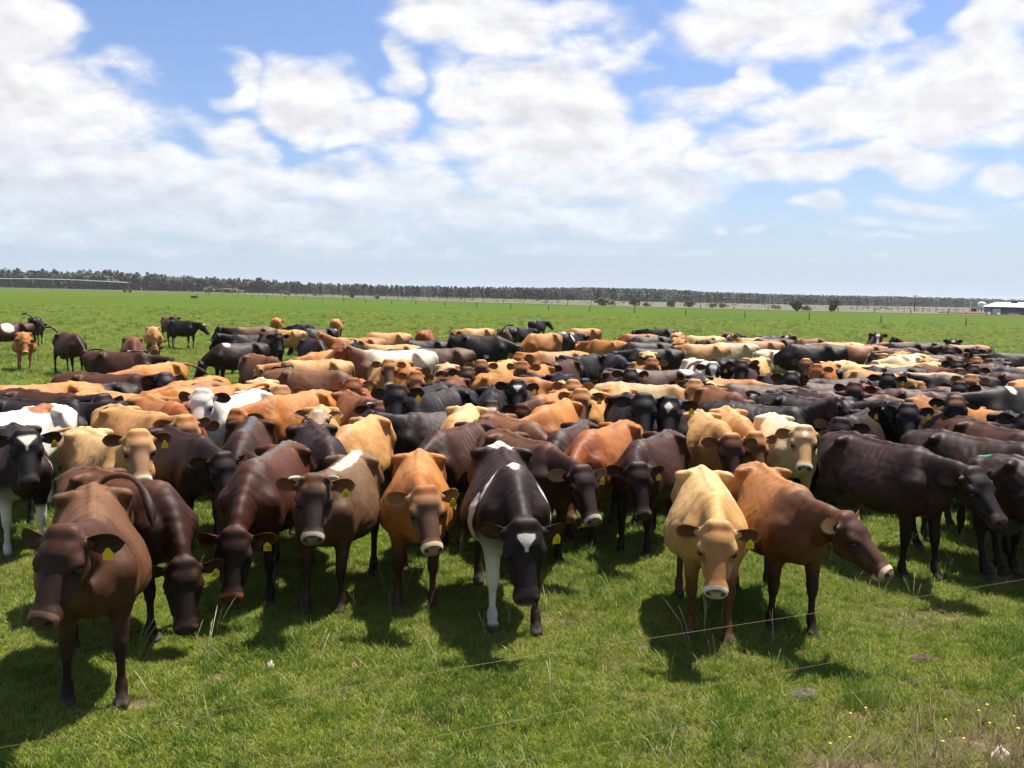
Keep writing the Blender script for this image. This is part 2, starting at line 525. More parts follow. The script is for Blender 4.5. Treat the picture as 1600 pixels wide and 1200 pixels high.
    def bounds(s, p):
        t, a, k, op = p
        m = .03 + k
        if t == 'rc':
            r = np.array([max(a[2], a[3])] * 3)
            return np.minimum(a[0] - r, a[1] - r) - m, np.maximum(a[0] + r, a[1] + r) + m
        if t == 'el':
            r = a[1] if a[2] is None else np.sqrt(((a[2] * a[1][:, None]) ** 2).sum(0))
            return a[0] - r - m, a[0] + r + m
        return np.array([-.95, -.45 * s.fat, .42]), np.array([.9, .45 * s.fat, 1.37])

    def dist(s, p, x, y, z):
        t, a, k, op = p
        if t == 'rc':
            A, B, ra, rb, lat = a
            px, py, pz = x - A[0], y - A[1], z - A[2]
            bx, by, bz = B - A
            if lat is not None:
                v, sc = np.asarray(lat[0], float), lat[1] - 1
                d = (px * v[0] + py * v[1] + pz * v[2]) * sc
                px, py, pz = px + d * v[0], py + d * v[1], pz + d * v[2]
                e = (bx * v[0] + by * v[1] + bz * v[2]) * sc
                bx, by, bz = bx + e * v[0], by + e * v[1], bz + e * v[2]
            h = np.clip((px * bx + py * by + pz * bz) / (bx * bx + by * by + bz * bz + 1e-12), 0, 1)
            return np.sqrt((px - h * bx) ** 2 + (py - h * by) ** 2 + (pz - h * bz) ** 2) - (ra + h * (rb - ra))
        if t == 'el':
            C, r, rot = a
            px, py, pz = x - C[0], y - C[1], z - C[2]
            if rot is not None:
                px, py, pz = (px * rot[0, 0] + py * rot[0, 1] + pz * rot[0, 2],
                              px * rot[1, 0] + py * rot[1, 1] + pz * rot[1, 2],
                              px * rot[2, 0] + py * rot[2, 1] + pz * rot[2, 2])
            k0 = np.sqrt((px / r[0]) ** 2 + (py / r[1]) ** 2 + (pz / r[2]) ** 2)
            k1 = np.sqrt((px / r[0] ** 2) ** 2 + (py / r[1] ** 2) ** 2 + (pz / r[2] ** 2) ** 2)
            return np.where(k0 < .05, -np.min(r), k0 * (k0 - 1) / (k1 + 1e-9))
        # torso
        zt, zb = np.interp(x, TX, TZT), np.interp(x, TX, TZB)
        zb = zb - (s.fat - 1) * .35 * sstep(-.6, -.1, x) * (1 - sstep(.2, .6, x))
        w = np.interp(x, TX, TW) * (1 + (s.fat - 1) * sstep(-.5, -.2, x) * (1 - sstep(.35, .6, x)))
        kk = np.interp(x, TX, TK) * (1 + .55 * (s.bony - 1))
        zc, h = (zt + zb) / 2, (zt - zb) / 2
        u = (z - zc) / h
        ya = np.abs(y)
        ww = w * (1 - kk * np.clip(u, -1.2, 1.2))
        g = ((ya / ww) ** 2.15 + np.abs(u) ** 2.15) ** (1 / 2.15)
        d = (g - 1) * np.minimum(w, h) * .95
        rm = sstep(-.22, -.1, x) * (1 - sstep(.28, .40, x)) * sstep(.80, .92, z) * (1 - sstep(1.14, 1.22, z)) * s.bony
        d = d + rm * .0052 * np.sin((x + .35 * (z - 1.0) + .01 * np.sin(z * 9)) * 2 * math.pi / .078) * (.7 + .3 * np.sin(x * 11 + z * 17))
        d = d + .0035 * np.sin(x * 31 + s.ph + 3 * np.sin(z * 13 + y * 9)) * np.sin(z * 27 + s.ph * 2 + 2 * np.sin(x * 17)) + .003 * np.sin(x * 13 + z * 19 + s.ph)
        xx = np.maximum(np.maximum(TX[0] - x, x - TX[-1]), 0)
        return d + xx

    @staticmethod
    def blend(f, d, k, op):
        if op == 1:
            if k <= 0: return np.minimum(f, d)
            h = np.clip(.5 + .5 * (f - d) / k, 0, 1)
            return f + (d - f) * h - k * h * (1 - h)
        h = np.clip(.5 - .5 * (f + d) / k, 0, 1)
        return f + (-d - f) * h + k * h * (1 - h)

    def eval_pts(s, P, head=False):
        x, y, z = P[:, 0], P[:, 1], P[:, 2]
        f = np.full(len(P), 1.0)
        lo, hi = P.min(0), P.max(0)
        for p in s.pr:
            a, b = s.bounds(p)
            if np.any(a > hi) or np.any(b < lo): continue
            m = np.all((P > a) & (P < b), 1)
            if not m.any(): continue
            f[m] = s.blend(f[m], s.dist(p, x[m], y[m], z[m]), p[2], p[3])
        return f

    def mesh(s, cell, sub=1):
        bs = [s.bounds(p) for p in s.pr if p[3] == 1]
        lo = np.min([b[0] for b in bs], 0) - cell; hi = np.max([b[1] for b in bs], 0) + cell
        lo[2] = -cell * 1.5
        dim = np.ceil((hi - lo) / cell).astype(int) + 1
        F = np.full(dim, .5, np.float32)
        ax = [lo[i] + cell * np.arange(dim[i]) for i in range(3)]
        for p in s.pr:
            a, b = s.bounds(p)
            i0 = np.clip(np.floor((a - lo) / cell).astype(int), 0, dim - 1); i1 = np.clip(np.ceil((b - lo) / cell).astype(int) + 1, 1, dim)
            if np.any(i1 <= i0): continue
            sl_ = tuple(slice(i0[k], i1[k]) for k in range(3))
            x = ax[0][sl_[0]][:, None, None].astype(np.float32); y = ax[1][sl_[1]][None, :, None].astype(np.float32); z = ax[2][sl_[2]][None, None, :].astype(np.float32)
            F[sl_] = s.blend(F[sl_], s.dist(p, x, y, z), p[2], p[3])
        # flat soles
        F = np.maximum(F, (0.002 - ax[2])[None, None, :].astype(np.float32))
        return s.nets(F, lo, cell)

    @staticmethod
    def nets(F, lo, cell):
        nx, ny, nz = F.shape
        S = F < 0
        c = np.zeros((nx - 1, ny - 1, nz - 1), np.int8)
        for i in (0, 1):
            for j in (0, 1):
                for k in (0, 1):
                    c += S[i:nx - 1 + i, j:ny - 1 + j, k:nz - 1 + k]
        act = (c > 0) & (c < 8)
        idx = np.argwhere(act)
        ids = np.full(act.shape, -1, np.int32); ids[act] = np.arange(len(idx))
        pos = np.zeros((len(idx), 3)); cnt = np.zeros(len(idx))
        corner = {}
        for i in (0, 1):
            for j in (0, 1):
                for k in (0, 1):
                    corner[i, j, k] = F[idx[:, 0] + i, idx[:, 1] + j, idx[:, 2] + k]
        for a in corner:
            for d in range(3):
                if a[d]: continue
                b = list(a); b[d] = 1; b = tuple(b)
                fa, fb = corner[a], corner[b]
                m = (fa < 0) != (fb < 0)
                t = np.where(m, fa / np.where(m, fa - fb, 1), 0)
                q = np.array(a, float)[None, :].repeat(len(idx), 0); q[:, d] = t
                pos += q * m[:, None]; cnt += m
        V = lo + cell * (idx + pos / cnt[:, None])
        quads = []
        for d in range(3):
            e, g = (d + 1) % 3, (d + 2) % 3
            A = [slice(None)] * 3; B = [slice(None)] * 3
            A[d] = slice(0, -1); B[d] = slice(1, None)
            for o in (e, g):
                A[o] = slice(1, -1); B[o] = slice(1, -1)
            sa, sb = S[tuple(A)], S[tuple(B)]
            w = np.argwhere(sa != sb)
            flip = sa[tuple(w.T)]
            w = w.copy(); w[:, e] += 1; w[:, g] += 1
            def cellid(de, dg):
                q = w.copy(); q[:, e] += de; q[:, g] += dg
                return ids[q[:, 0], q[:, 1], q[:, 2]]
            Q = np.stack([cellid(-1, -1), cellid(0, -1), cellid(0, 0), cellid(-1, 0)], 1)
            Q[~flip] = Q[~flip][:, ::-1]
            quads.append(Q)
        Q = np.concatenate(quads)
        return V, Q[(Q >= 0).all(1)]

    def refine(s, V, Q, polys, centre, rad):
        """Splits the quads near a point in four and puts every vertex there back on the surface."""
        cen = V[Q].mean(1)
        sel = np.linalg.norm(cen - centre, axis=1) < rad
        S = Q[sel]; N = Q[~sel]
        E = np.stack([S, np.roll(S, -1, 1)], 2).reshape(-1, 2)
        Es = np.sort(E, 1)
        key = Es[:, 0].astype(np.int64) * len(V) + Es[:, 1]
        uk, inv = np.unique(key, return_inverse=True)
        mids = (V[uk // len(V)] + V[uk % len(V)]) / 2
        mid_id = len(V) + np.arange(len(uk))
        fc = V[S].mean(1); fid = len(V) + len(uk) + np.arange(len(S))
        em = mid_id[inv].reshape(-1, 4)
        newq = [np.stack([S[:, i], em[:, i], fid, em[:, i - 1]], 1) for i in range(4)]
        V2 = np.concatenate([V, mids, fc])
        ek = np.sort(np.stack([N, np.roll(N, -1, 1)], 2), 2)
        nk = ek[..., 0].astype(np.int64) * len(V) + ek[..., 1]
        lookup = dict(zip(uk.tolist(), mid_id.tolist()))
        has = np.isin(nk, uk)
        border = has.any(1)
        out = list(polys)
        for q, h, kk in zip(N[border], has[border], nk[border]):
            pl = []
            for i in range(4):
                pl.append(int(q[i]))
                if h[i]: pl.append(lookup[int(kk[i])])
            out.append(pl)
        new_out = []
        for pl in out:
            if len(pl) != 4 and pl in polys:
                r = []
                for i in range(len(pl)):
                    r.append(pl[i]); a, b = sorted((pl[i], pl[(i + 1) % len(pl)]))
                    m = lookup.get(a * len(V) + b)
                    if m is not None: r.append(m)
                new_out.append(r)
            else:
                new_out.append(pl)
        Q2 = np.concatenate([N[~border]] + newq)
        used = np.zeros(len(V2), bool); used[np.unique(np.concatenate(newq))] = True
        W = V2[used]
        for _ in range(2):
            e = .002
            f = s.eval_pts(W)
            g = np.stack([s.eval_pts(W + np.eye(3)[i] * e) - f for i in range(3)], 1) / e
            st = (f / np.maximum((g * g).sum(1), .25))[:, None] * g
            ln = np.linalg.norm(st, axis=1, keepdims=True)
            W = W - st * np.minimum(1, .012 / (ln + 1e-9))
        V2[used] = W
        return V2, Q2, new_out

    # -- ears and tail, lofted and joined to the same mesh
    def ear(s, sd, droop, back, nl=9, nw=7, size=1.0):
        X, Y, Z = s.HB
        e = _nrm(Y * sd * 1.0 - X * back - Z * droop)
        fd = X * .62 + Z * .62
        fw = _nrm(fd - e * np.dot(fd, e))
        up = np.cross(e, fw) * sd
        base = s.H(.03, sd * .098, -.058)
        L = .21 * size
        V, C = [], []
        for i in range(nl):
            t = i / (nl - 1)
            w = np.interp(t, [0, .12, .3, .55, .75, .9, 1], [.028, .038, .056, .068, .062, .042, .008]) * size
            cup = np.interp(t, [0, .3, .7, 1], [.9, .8, .45, .25])
            cen = base + e * L * t - Z * .03 * t * t
            row = []
            for side in (0, 1):
                for k in range(nw):
                    u = -1 + 2 * k / (nw - 1)
                    if side: u = -u
                    ang = u * 1.25 * cup
                    lat_ = w * (math.sin(ang) / math.sin(1.25 * cup))
                    dep = w * (1 - math.cos(ang)) / math.sin(1.25 * cup) * 1.1
                    thick = (.010 if side else 0) * (1 - .3 * t)
                    row.append(cen + up * lat_ + fw * (dep - thick * math.cos(u * 1.4) - .01))
                    C.append((t, u, side))
            V += row
        n = 2 * nw
        Q = []
        for i in range(nl - 1):
            for k in range(n):
                k2 = (k + 1) % n
                q = [i * n + k, i * n + k2, (i + 1) * n + k2, (i + 1) * n + k]
                Q.append(q if sd > 0 else q[::-1])
        s.ear_frames = getattr(s, 'ear_frames', {})
        s.ear_frames[sd] = (base, e, up, fw, L)
        return np.array(V), np.array(Q), np.array(C)

    def tail(s, kind, rng):
        b = np.array([-.80, 0, 1.20])
        if kind == 'left': pl = [(-.86, .03, 1.22), (-.93, .15, 1.20), (-.93, .33, 1.16), (-.90, .50, 1.10), (-.86, .68, 1.02), (-.8, .84, .98)]
        elif kind == 'right': pl = [(-.86, -.03, 1.22), (-.93, -.15, 1.20), (-.93, -.33, 1.16), (-.90, -.50, 1.12), (-.86, -.68, 1.08), (-.8, -.84, 1.08)]
        elif kind == 'upright': pl = [(-.86, -.02, 1.27), (-.92, -.10, 1.38), (-.92, -.22, 1.47), (-.88, -.34, 1.52), (-.82, -.48, 1.52), (-.76, -.60, 1.50)]
        elif kind == 'upleft': pl = [(-.86, .02, 1.27), (-.92, .10, 1.38), (-.92, .22, 1.47), (-.88, .34, 1.52), (-.82, .48, 1.52), (-.76, .60, 1.50)]
        elif kind == 'over': pl = [(-.84, -.10, 1.26), (-.70, -.22, 1.30), (-.55, -.30, 1.28), (-.40, -.36, 1.20), (-.30, -.385, 1.10), (-.24, -.40, .98)]
        elif kind == 'overleft': pl = [(-.84, .10, 1.26), (-.70, .22, 1.30), (-.55, .30, 1.28), (-.40, .36, 1.20), (-.30, .385, 1.10), (-.24, .40, .98)]
        else:
            w = rng.uniform(-.06, .06)
            pl = [(-.855, 0, 1.15), (-.875, w * .3, 1.0), (-.88, w * .6, .85), (-.875, w, .70), (-.87, w * 1.3, .55), (-.87, w * 1.5, .40)]
        pl = [np.array(p) for p in pl]
        if kind in ('left', 'right', 'upright', 'upleft'): pl = [b + (p - b) * .72 for p in pl]
        pts = [b + np.array([.05, 0, -.01]), b] + pl
        t = np.linspace(0, 1, len(pts)); tt = np.linspace(0, 1, 15)
        C = np.stack([np.interp(tt, t, [p[i] for p in pts]) for i in range(3)], 1)
        C[1:-1] = (C[:-2] + 2 * C[1:-1] + C[2:]) / 4
        rad = np.interp(tt, [0, .1, .3, .6, .75, .88, 1], [.045, .037, .025, .020, .032, .042, .008])
        n = 8
        V, ref = [], np.array([0, 1.0, 0])
        for i in range(15):
            d = _nrm(C[min(i + 1, 14)] - C[max(i - 1, 0)])
            u = _nrm(ref - d * ref.dot(d)); w_ = np.cross(d, u); ref = u
            for k in range(n):
                a = 2 * math.pi * k / n
                wob = 1 + (.25 * math.sin(k * 2.6 + i) if i > 9 else 0)
                V.append(C[i] + (u * math.cos(a) + w_ * math.sin(a)) * rad[i] * wob)
        Q = [[i * n + k, i * n + (k + 1) % n, (i + 1) * n + (k + 1) % n, (i + 1) * n + k] for i in range(14) for k in range(n)]
        return np.array(V), np.array(Q), np.repeat(tt, n)


def wob(P, seed, f=6.0):
    """Cheap smooth noise of points, about -1..1."""
    r = np.random.RandomState(seed)
    o = np.zeros(len(P))
    for a, fr in ((.5, f), (.3, f * 2.1), (.2, f * 4.3)):
        for _ in range(2):
            d = r.normal(size=3); d /= np.linalg.norm(d)
            o += a * np.sin(P @ d * fr + r.uniform(0, 6.3)) * .7
    return o


def lerp(a, b, t):
    return a + (np.asarray(b)[None, :] - a) * np.asarray(t)[:, None]


HORN = (.30, .24, .15)
# coat colours (albedo): base, dark points (legs), neck and shoulder, head, front of the face, poll, ring round the muzzle, ear outside, ear inside, topline, belly
COATS = {
    'orange':  dict(base=(0.378, 0.1377, 0.0285), leg=(.042, .016, .008), fore=(0.3465, 0.1187, 0.0255), head=(0.378, 0.1568, 0.045), face=(0.105, 0.0399, 0.0165), poll=(0.2625, 0.06175, 0.0135), ring=(0.756, 0.57, 0.33), ear=(0.399, 0.171, 0.0525), earin=(0.231, 0.095, 0.0375), top=(0.441, 0.19, 0.0525), belly=(0.42, 0.209, 0.075)),
    'tan':     dict(base=(0.4386, 0.2137, 0.068), leg=(.055, .022, .010), fore=(0.408, 0.19, 0.06), head=(0.408, 0.1995, 0.068), face=(0.1326, 0.057, 0.0256), poll=(0.306, 0.095, 0.024), ring=(0.7548, 0.608, 0.4), ear=(0.3672, 0.1805, 0.068), earin=(0.204, 0.0855, 0.036), top=(0.51, 0.2755, 0.104), belly=(0.4896, 0.304, 0.136)),
    'cream':   dict(base=(0.5304, 0.3104, 0.1148), leg=(.10, .038, .014), fore=(0.4896, 0.2619, 0.08925), head=(0.4794, 0.2619, 0.0935), face=(0.3468, 0.1455, 0.04675), poll=(0.3672, 0.1358, 0.03825), ring=(0.816, 0.6984, 0.493), ear=(0.3366, 0.1552, 0.051), earin=(0.102, 0.03686, 0.0153), top=(0.612, 0.3977, 0.1785), belly=(0.5304, 0.3298, 0.1445)),
    'pale':    dict(base=(.60, .47, .28), leg=(.42, .30, .16), fore=(.57, .42, .23), head=(.53, .35, .17), face=(.42, .24, .10), poll=(.34, .13, .045), ring=(.80, .72, .58), ear=(.42, .24, .10), earin=(.25, .11, .05), top=(.66, .54, .36), belly=(.6, .48, .3)),
    'roan':    dict(base=(.62, .54, .40), leg=(.40, .28, .18), fore=(.19, .06, .022), head=(.21, .065, .024), face=(.24, .08, .03), poll=(.18, .05, .02), ring=(.6, .45, .32), ear=(.22, .07, .03), earin=(.2, .08, .04), top=(.70, .63, .50), belly=(.5, .4, .3)),
    'red':     dict(base=(0.2625, 0.07176, 0.0165), leg=(.035, .013, .007), fore=(0.231, 0.06072, 0.015), head=(0.2205, 0.06072, 0.0165), face=(0.126, 0.03864, 0.0135), poll=(0.1785, 0.0414, 0.01125), ring=(0.63, 0.4232, 0.24), ear=(0.2625, 0.0828, 0.02625), earin=(0.1785, 0.0644, 0.02625), top=(0.315, 0.1012, 0.02625), belly=(0.273, 0.092, 0.03)),
    'brown':   dict(base=(0.1216, 0.03854, 0.01156), leg=(0.0342, 0.01148, 0.00544), fore=(0.095, 0.02952, 0.00952), head=(0.07125, 0.02296, 0.00884), face=(0.0323, 0.01476, 0.00952), poll=(0.0266, 0.01066, 0.00612), ring=(0.228, 0.123, 0.068), ear=(0.03325, 0.01394, 0.00748), earin=(0.0475, 0.01804, 0.00816), top=(0.171, 0.0615, 0.01836), belly=(0.095, 0.03526, 0.0136)),
    'greybrown': dict(base=(0.1215, 0.06396, 0.03096), leg=(0.0315, 0.01476, 0.00792), fore=(0.09, 0.041, 0.01872), head=(0.0675, 0.03116, 0.01584), face=(0.0315, 0.01886, 0.0144), poll=(0.09, 0.0369, 0.01296), ring=(0.54, 0.41, 0.2736), ear=(0.225, 0.0984, 0.036), earin=(0.135, 0.05084, 0.02016), top=(0.18, 0.1025, 0.0504), belly=(0.09, 0.0369, 0.01584)),
    'tanbrown': dict(base=(.28, .118, .036), leg=(.030, .012, .007), fore=(.075, .026, .010), head=(.048, .019, .009), face=(0.055, 0.0216, 0.0105), poll=(0.05, 0.0162, 0.0075), ring=(0.62, 0.45, 0.27), ear=(0.1, 0.036, 0.015), earin=(0.45, 0.243, 0.09), top=(0.36, 0.153, 0.04875), belly=(0.28, 0.108, 0.0375)),
    'choc':    dict(base=(0.04524, 0.01518, 0.0066), leg=(0.01404, 0.00594, 0.00385), fore=(0.03276, 0.01122, 0.0055), head=(0.02808, 0.0099, 0.0055), face=(0.01872, 0.00858, 0.00605), poll=(0.0156, 0.0066, 0.0044), ring=(0.0936, 0.0495, 0.03025), ear=(0.0234, 0.00858, 0.00495), earin=(0.0468, 0.01716, 0.0077), top=(0.0663, 0.0231, 0.0088), belly=(0.0312, 0.01122, 0.0055)),
    'redchoc': dict(base=(0.06084, 0.01716, 0.0066), leg=(0.01404, 0.00594, 0.00385), fore=(0.0468, 0.01386, 0.00605), head=(0.02184, 0.00924, 0.0055), face=(0.01872, 0.00924, 0.0066), poll=(0.0156, 0.0066, 0.0044), ring=(0.2652, 0.0858, 0.0275), ear=(0.0663, 0.0165, 0.0055), earin=(0.0468, 0.01452, 0.00605), top=(0.1014, 0.03036, 0.01045), belly=(0.039, 0.0132, 0.0055)),
    'dark':    dict(base=(0.0232, 0.00986, 0.00609), leg=(0.0104, 0.00544, 0.00406), fore=(0.02, 0.0085, 0.00551), head=(0.016, 0.00782, 0.00551), face=(0.0144, 0.00782, 0.00609), poll=(0.0144, 0.0068, 0.00464), ring=(0.056, 0.034, 0.02436), ear=(0.016, 0.00748, 0.00522), earin=(0.048, 0.0204, 0.01044), top=(0.0336, 0.0136, 0.00754), belly=(0.0176, 0.00816, 0.00522)),
    'black':   dict(base=(0.01116, 0.00714, 0.0064), leg=(0.00792, 0.00544, 0.0048), fore=(0.01008, 0.006664, 0.00608), head=(0.00936, 0.00646, 0.005888), face=(0.00936, 0.006664, 0.006272), poll=(0.00936, 0.00612, 0.00544), ring=(0.0288, 0.02312, 0.02112), ear=(0.01008, 0.0068, 0.00576), earin=(0.0252, 0.0136, 0.00896), top=(0.0144, 0.00918, 0.00736), belly=(0.00936, 0.00612, 0.00544)),
}
WHITE = (.62, .575, .475)
PAINT = (.03, .36, .15)
TONE = .86          # one scale for every coat's albedo


def paint_cow(cow, V, spec, seed):
    c = {k: np.array(v) for k, v in COATS[spec['coat']].items()}
    for k, v in spec.get('col', {}).items():
        c[k] = np.array(v)
    n = len(V)
    x, y, z = V.T
    Hh = (V - cow.HO) @ cow.HB.T / cow.sv
    hx, hy, hz = Hh.T
    nz = wob(V, seed, 5)
    nz2 = wob(V, seed + 7, 14)
    nz3 = wob(V, seed + 9, 45)
    # how far along the neck
    nd = np.full(n, 9.0); nt = np.zeros(n)
    for i, p in enumerate(cow.pts):
        d = np.linalg.norm(V - p, axis=1)
        m = d < nd
        nd[m] = d[m]; nt[m] = i / (len(cow.pts) - 1)
    headw = (sstep(.30, .24, np.linalg.norm(Hh - np.array([.2, 0, -.07]), axis=1))) * sstep(-.06, .03, hx + .3 * (-.1 - hz))
    legw = sstep(.80, .45, z + .05 * nz) * sstep(.14, .09, np.abs(np.abs(y) - .16)) * (1 - headw) * np.where((x > .25) | (x < -.4), 1, 0)
    legw *= np.where(x > .72, 0, 1)
    C = np.repeat(c['base'][None, :], n, 0)
    C = lerp(C, c['fore'], sstep(.22, .62, x + .08 * nz) * .9)
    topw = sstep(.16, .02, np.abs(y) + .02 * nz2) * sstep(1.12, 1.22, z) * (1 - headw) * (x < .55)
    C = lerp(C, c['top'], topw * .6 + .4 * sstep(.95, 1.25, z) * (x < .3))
    if 'stripe' in spec:
        C = lerp(C, spec['stripe'], sstep(.055, .03, np.abs(y + .02 * nz)) * sstep(1.17, 1.2, z) * (x < .5))
    C = lerp(C, c['belly'], sstep(.68, .58, z + .03 * nz) * (1 - legw) * (1 - headw) * (np.abs(y) < .3))
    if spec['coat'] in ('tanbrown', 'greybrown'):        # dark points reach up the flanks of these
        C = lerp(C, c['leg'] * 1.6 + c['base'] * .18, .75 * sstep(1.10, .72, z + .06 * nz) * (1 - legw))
    C = lerp(C, c['leg'], legw)
    ud = np.linalg.norm((V - np.array([-.47, 0, .58])) / np.array([.2, .15, .15]), axis=1)
    C = lerp(C, spec.get('udder', np.minimum(c['belly'] * 1.2 + .03, .5)), sstep(1.15, .95, ud) * (np.abs(y) < .14))
    # head
    C = lerp(C, c['head'], headw)
    fr = headw * sstep(-.12, -.075, hz + .15 * (hx - .2) + .008 * nz2) * sstep(.06, .15, hx) * sstep(.105, .06, np.abs(hy) + .006 * nz2)
    C = lerp(C, c['face'], fr * (.85 if spec['coat'] in ('cream', 'pale') else 1))
    for sd in (1, -1):
        e = np.linalg.norm((Hh - np.array([.200, sd * .108, -.062])) / np.array([.068, .055, .046]), axis=1)
        C = lerp(C, c['face'] * .5 + .003, headw * sstep(1.25, .55, e + .15 * nz2) * .85)
    C = lerp(C, c['poll'], headw * sstep(.11, .03, hx + .02 * nz2) * sstep(-.07, -.03, hz) * sstep(.085, .05, np.abs(hy)))
    if 'brow' in spec:
        for sd in (1, -1):
            e = np.linalg.norm((Hh - np.array([.07, sd * .055, -.02])) / np.array([.05, .028, .05]), axis=1)
            C = lerp(C, spec['brow'], headw * .55 * sstep(1.3, .4, e + .3 * nz2))
    # the bare nose pad lies slanting on the front of the muzzle; a pale ring of hair runs round it and the lips
    q = np.sqrt(((hx - .470) / .050) ** 2 + (hy / .066) ** 2 + ((hz + .058) / .044) ** 2)
    ring = headw * np.maximum(sstep(1.62, 1.38, q + .10 * nz2), sstep(.385, .41, hx + .01 * nz2) * sstep(-.095, -.115, hz))
    C = lerp(C, c['ring'], ring * .92)
    nose = headw * sstep(1.06, .94, q + .05 * nz2) * (hx > .42)
    C = lerp(C, spec.get('nose', (.020, .015, .015)), nose)
    for sd in (1, -1):
        e = np.linalg.norm((Hh - np.array([.470, sd * .044, -.058])) / np.array([.028, .019, .02]), axis=1)
        C = lerp(C, (.004, .003, .003), headw * sstep(1.1, .8, e))
    gl = nose * .8
    # white marks on the face
    st = spec.get('star')
    if st:
        if st == 'diamond': m = np.abs((hx - .10) / .062) + np.abs(hy / .04)
        elif st == 'heart': m = np.maximum(np.abs((hx - .115) / .05), np.abs(hy) / (.048 - .65 * np.clip(hx - .09, 0, .06)))
        elif st == 'triangle': m = np.maximum(np.abs((hx - .105) / .065), np.abs(hy) / (.066 - .62 * np.clip(hx - .05, 0, .095)))
        elif st == 'blaze': m = np.abs(hy) / np.interp(hx, [0, .1, .2, .36, .5], [.05, .055, .026, .03, .09])
        elif st == 'small': m = np.sqrt(((hx - .09) / .035) ** 2 + (hy / .026) ** 2)
        elif st == 'poll': m = np.sqrt(((hx - .04) / .06) ** 2 + (hy / .05) ** 2)
        C = lerp(C, WHITE, headw * sstep(1.14, .90, m + .12 * nz2 + .06 * nz3) * sstep(-.12, -.08, hz + (.0 if st != 'blaze' else .03)))
    # white or coloured patches on the body: (x, y, z, r, colour, squash) - mirrored only if asked
    body = (1 - headw)
    for (qx, qy, qz, rx, ry, rz, col) in spec.get('patch', []):
        m = np.sqrt(((x - qx) / rx) ** 2 + ((y - qy) / ry) ** 2 + ((z - qz) / rz) ** 2)
        C = lerp(C, col, body * sstep(1.08, .94, m + .24 * nz + .13 * nz2 + .05 * nz3))
    if spec.get('spots'):
        w = wob(V * np.array([1, 1, .8]), seed + 31, spec['spots'][0])
        C = lerp(C, spec['spots'][1], body * sstep(spec['spots'][2], spec['spots'][2] + .06, w) * (z > .3))
    if spec.get('socks'):
        for (sx, sy, top) in spec['socks']:
            m = (np.sign(x - 0) == sx) & (np.sign(y) == sy) & (z < 1.0)
            C = lerp(C, WHITE, m * legw.clip(0, 1) * sstep(top + .04, top - .02, z + .04 * nz))
    if spec.get('paint'):
        m = np.sqrt(((x + .72) / .10) ** 2 + (y / .035) ** 2)
        C = lerp(C, spec['paint'] if isinstance(spec['paint'], tuple) else PAINT, sstep(1.05, .7, m + .35 * nz2) * (z > 1.12))
    # hooves, dirt on the lower legs, mottling of the hair
    C = lerp(C, (.055, .044, .036), sstep(.075, .055, z) * np.where(legw > .2, 1, 0))
    dirt = sstep(.25, .95, nz2 * .6 + nz * .7 + nz3 * .25) * sstep(1.15, .55, z) * (1 - headw) * (.25 + .5 * (x < -.35))
    C = lerp(C, (.085, .060, .036), dirt * .8)
    C = lerp(C, (.10, .062, .034), sstep(.30, .05, z) * sstep(.1, .7, nz2) * .5 * (headw < .3))
    C = C * (1 + .10 * nz + .09 * nz2 + .05 * nz3)[:, None] * TONE
    return np.clip(C, .002, .9), gl


def relief(cow, V, Q, seed):
    """Skin folds on the neck and the small unevenness of muscle and hide."""
    n = np.zeros_like(V)
    fn = np.cross(V[Q[:, 2]] - V[Q[:, 0]], V[Q[:, 3]] - V[Q[:, 1]])
    for k in range(4):
        for a in range(3):
            n[:, a] += np.bincount(Q[:, k], fn[:, a], len(V))
    n /= np.linalg.norm(n, axis=1, keepdims=True) + 1e-9
    h = (V - cow.HO) @ cow.HB.T / cow.sv
    hd = sstep(.36, .24, np.linalg.norm(h - np.array([.2, 0, -.07]), axis=1))
    w1, w2 = wob(V, seed + 300, 19), wob(V * np.array([1, 1, .5]), seed + 301, 8)
    d = (.0030 * w1 + .0050 * w2) * (1 - hd) * sstep(.35, .65, V[:, 2])
    ax = cow.pts[-1] - cow.pts[0]; L = np.linalg.norm(ax)
    t = (V - cow.pts[0]) @ (ax / L) / L
    m = sstep(.1, .35, t) * sstep(1.0, .8, t) * (1 - hd) * (V[:, 0] > .5)
    d += m * .0018 * np.sin(t * L * 2 * math.pi / .07 + 5 * w2 + 2 * w1) * sstep(.03, .08, np.abs(V[:, 1] - np.interp(t, np.linspace(0, 1, len(cow.pts)), [p[1] for p in cow.pts])))
    # crease behind the shoulder and along the flank fold
    x, z = V[:, 0], V[:, 2]
    d -= .007 * np.exp(-((x - .36 + .18 * (z - 1.0)) / .022) ** 2) * sstep(.62, .75, z) * sstep(1.2, 1.05, z) * (1 - hd)
    d -= .006 * np.exp(-((x + .33 - .35 * (z - .8)) / .025) ** 2) * sstep(.6, .7, z) * sstep(1.05, .9, z)
    return V + n * d[:, None]


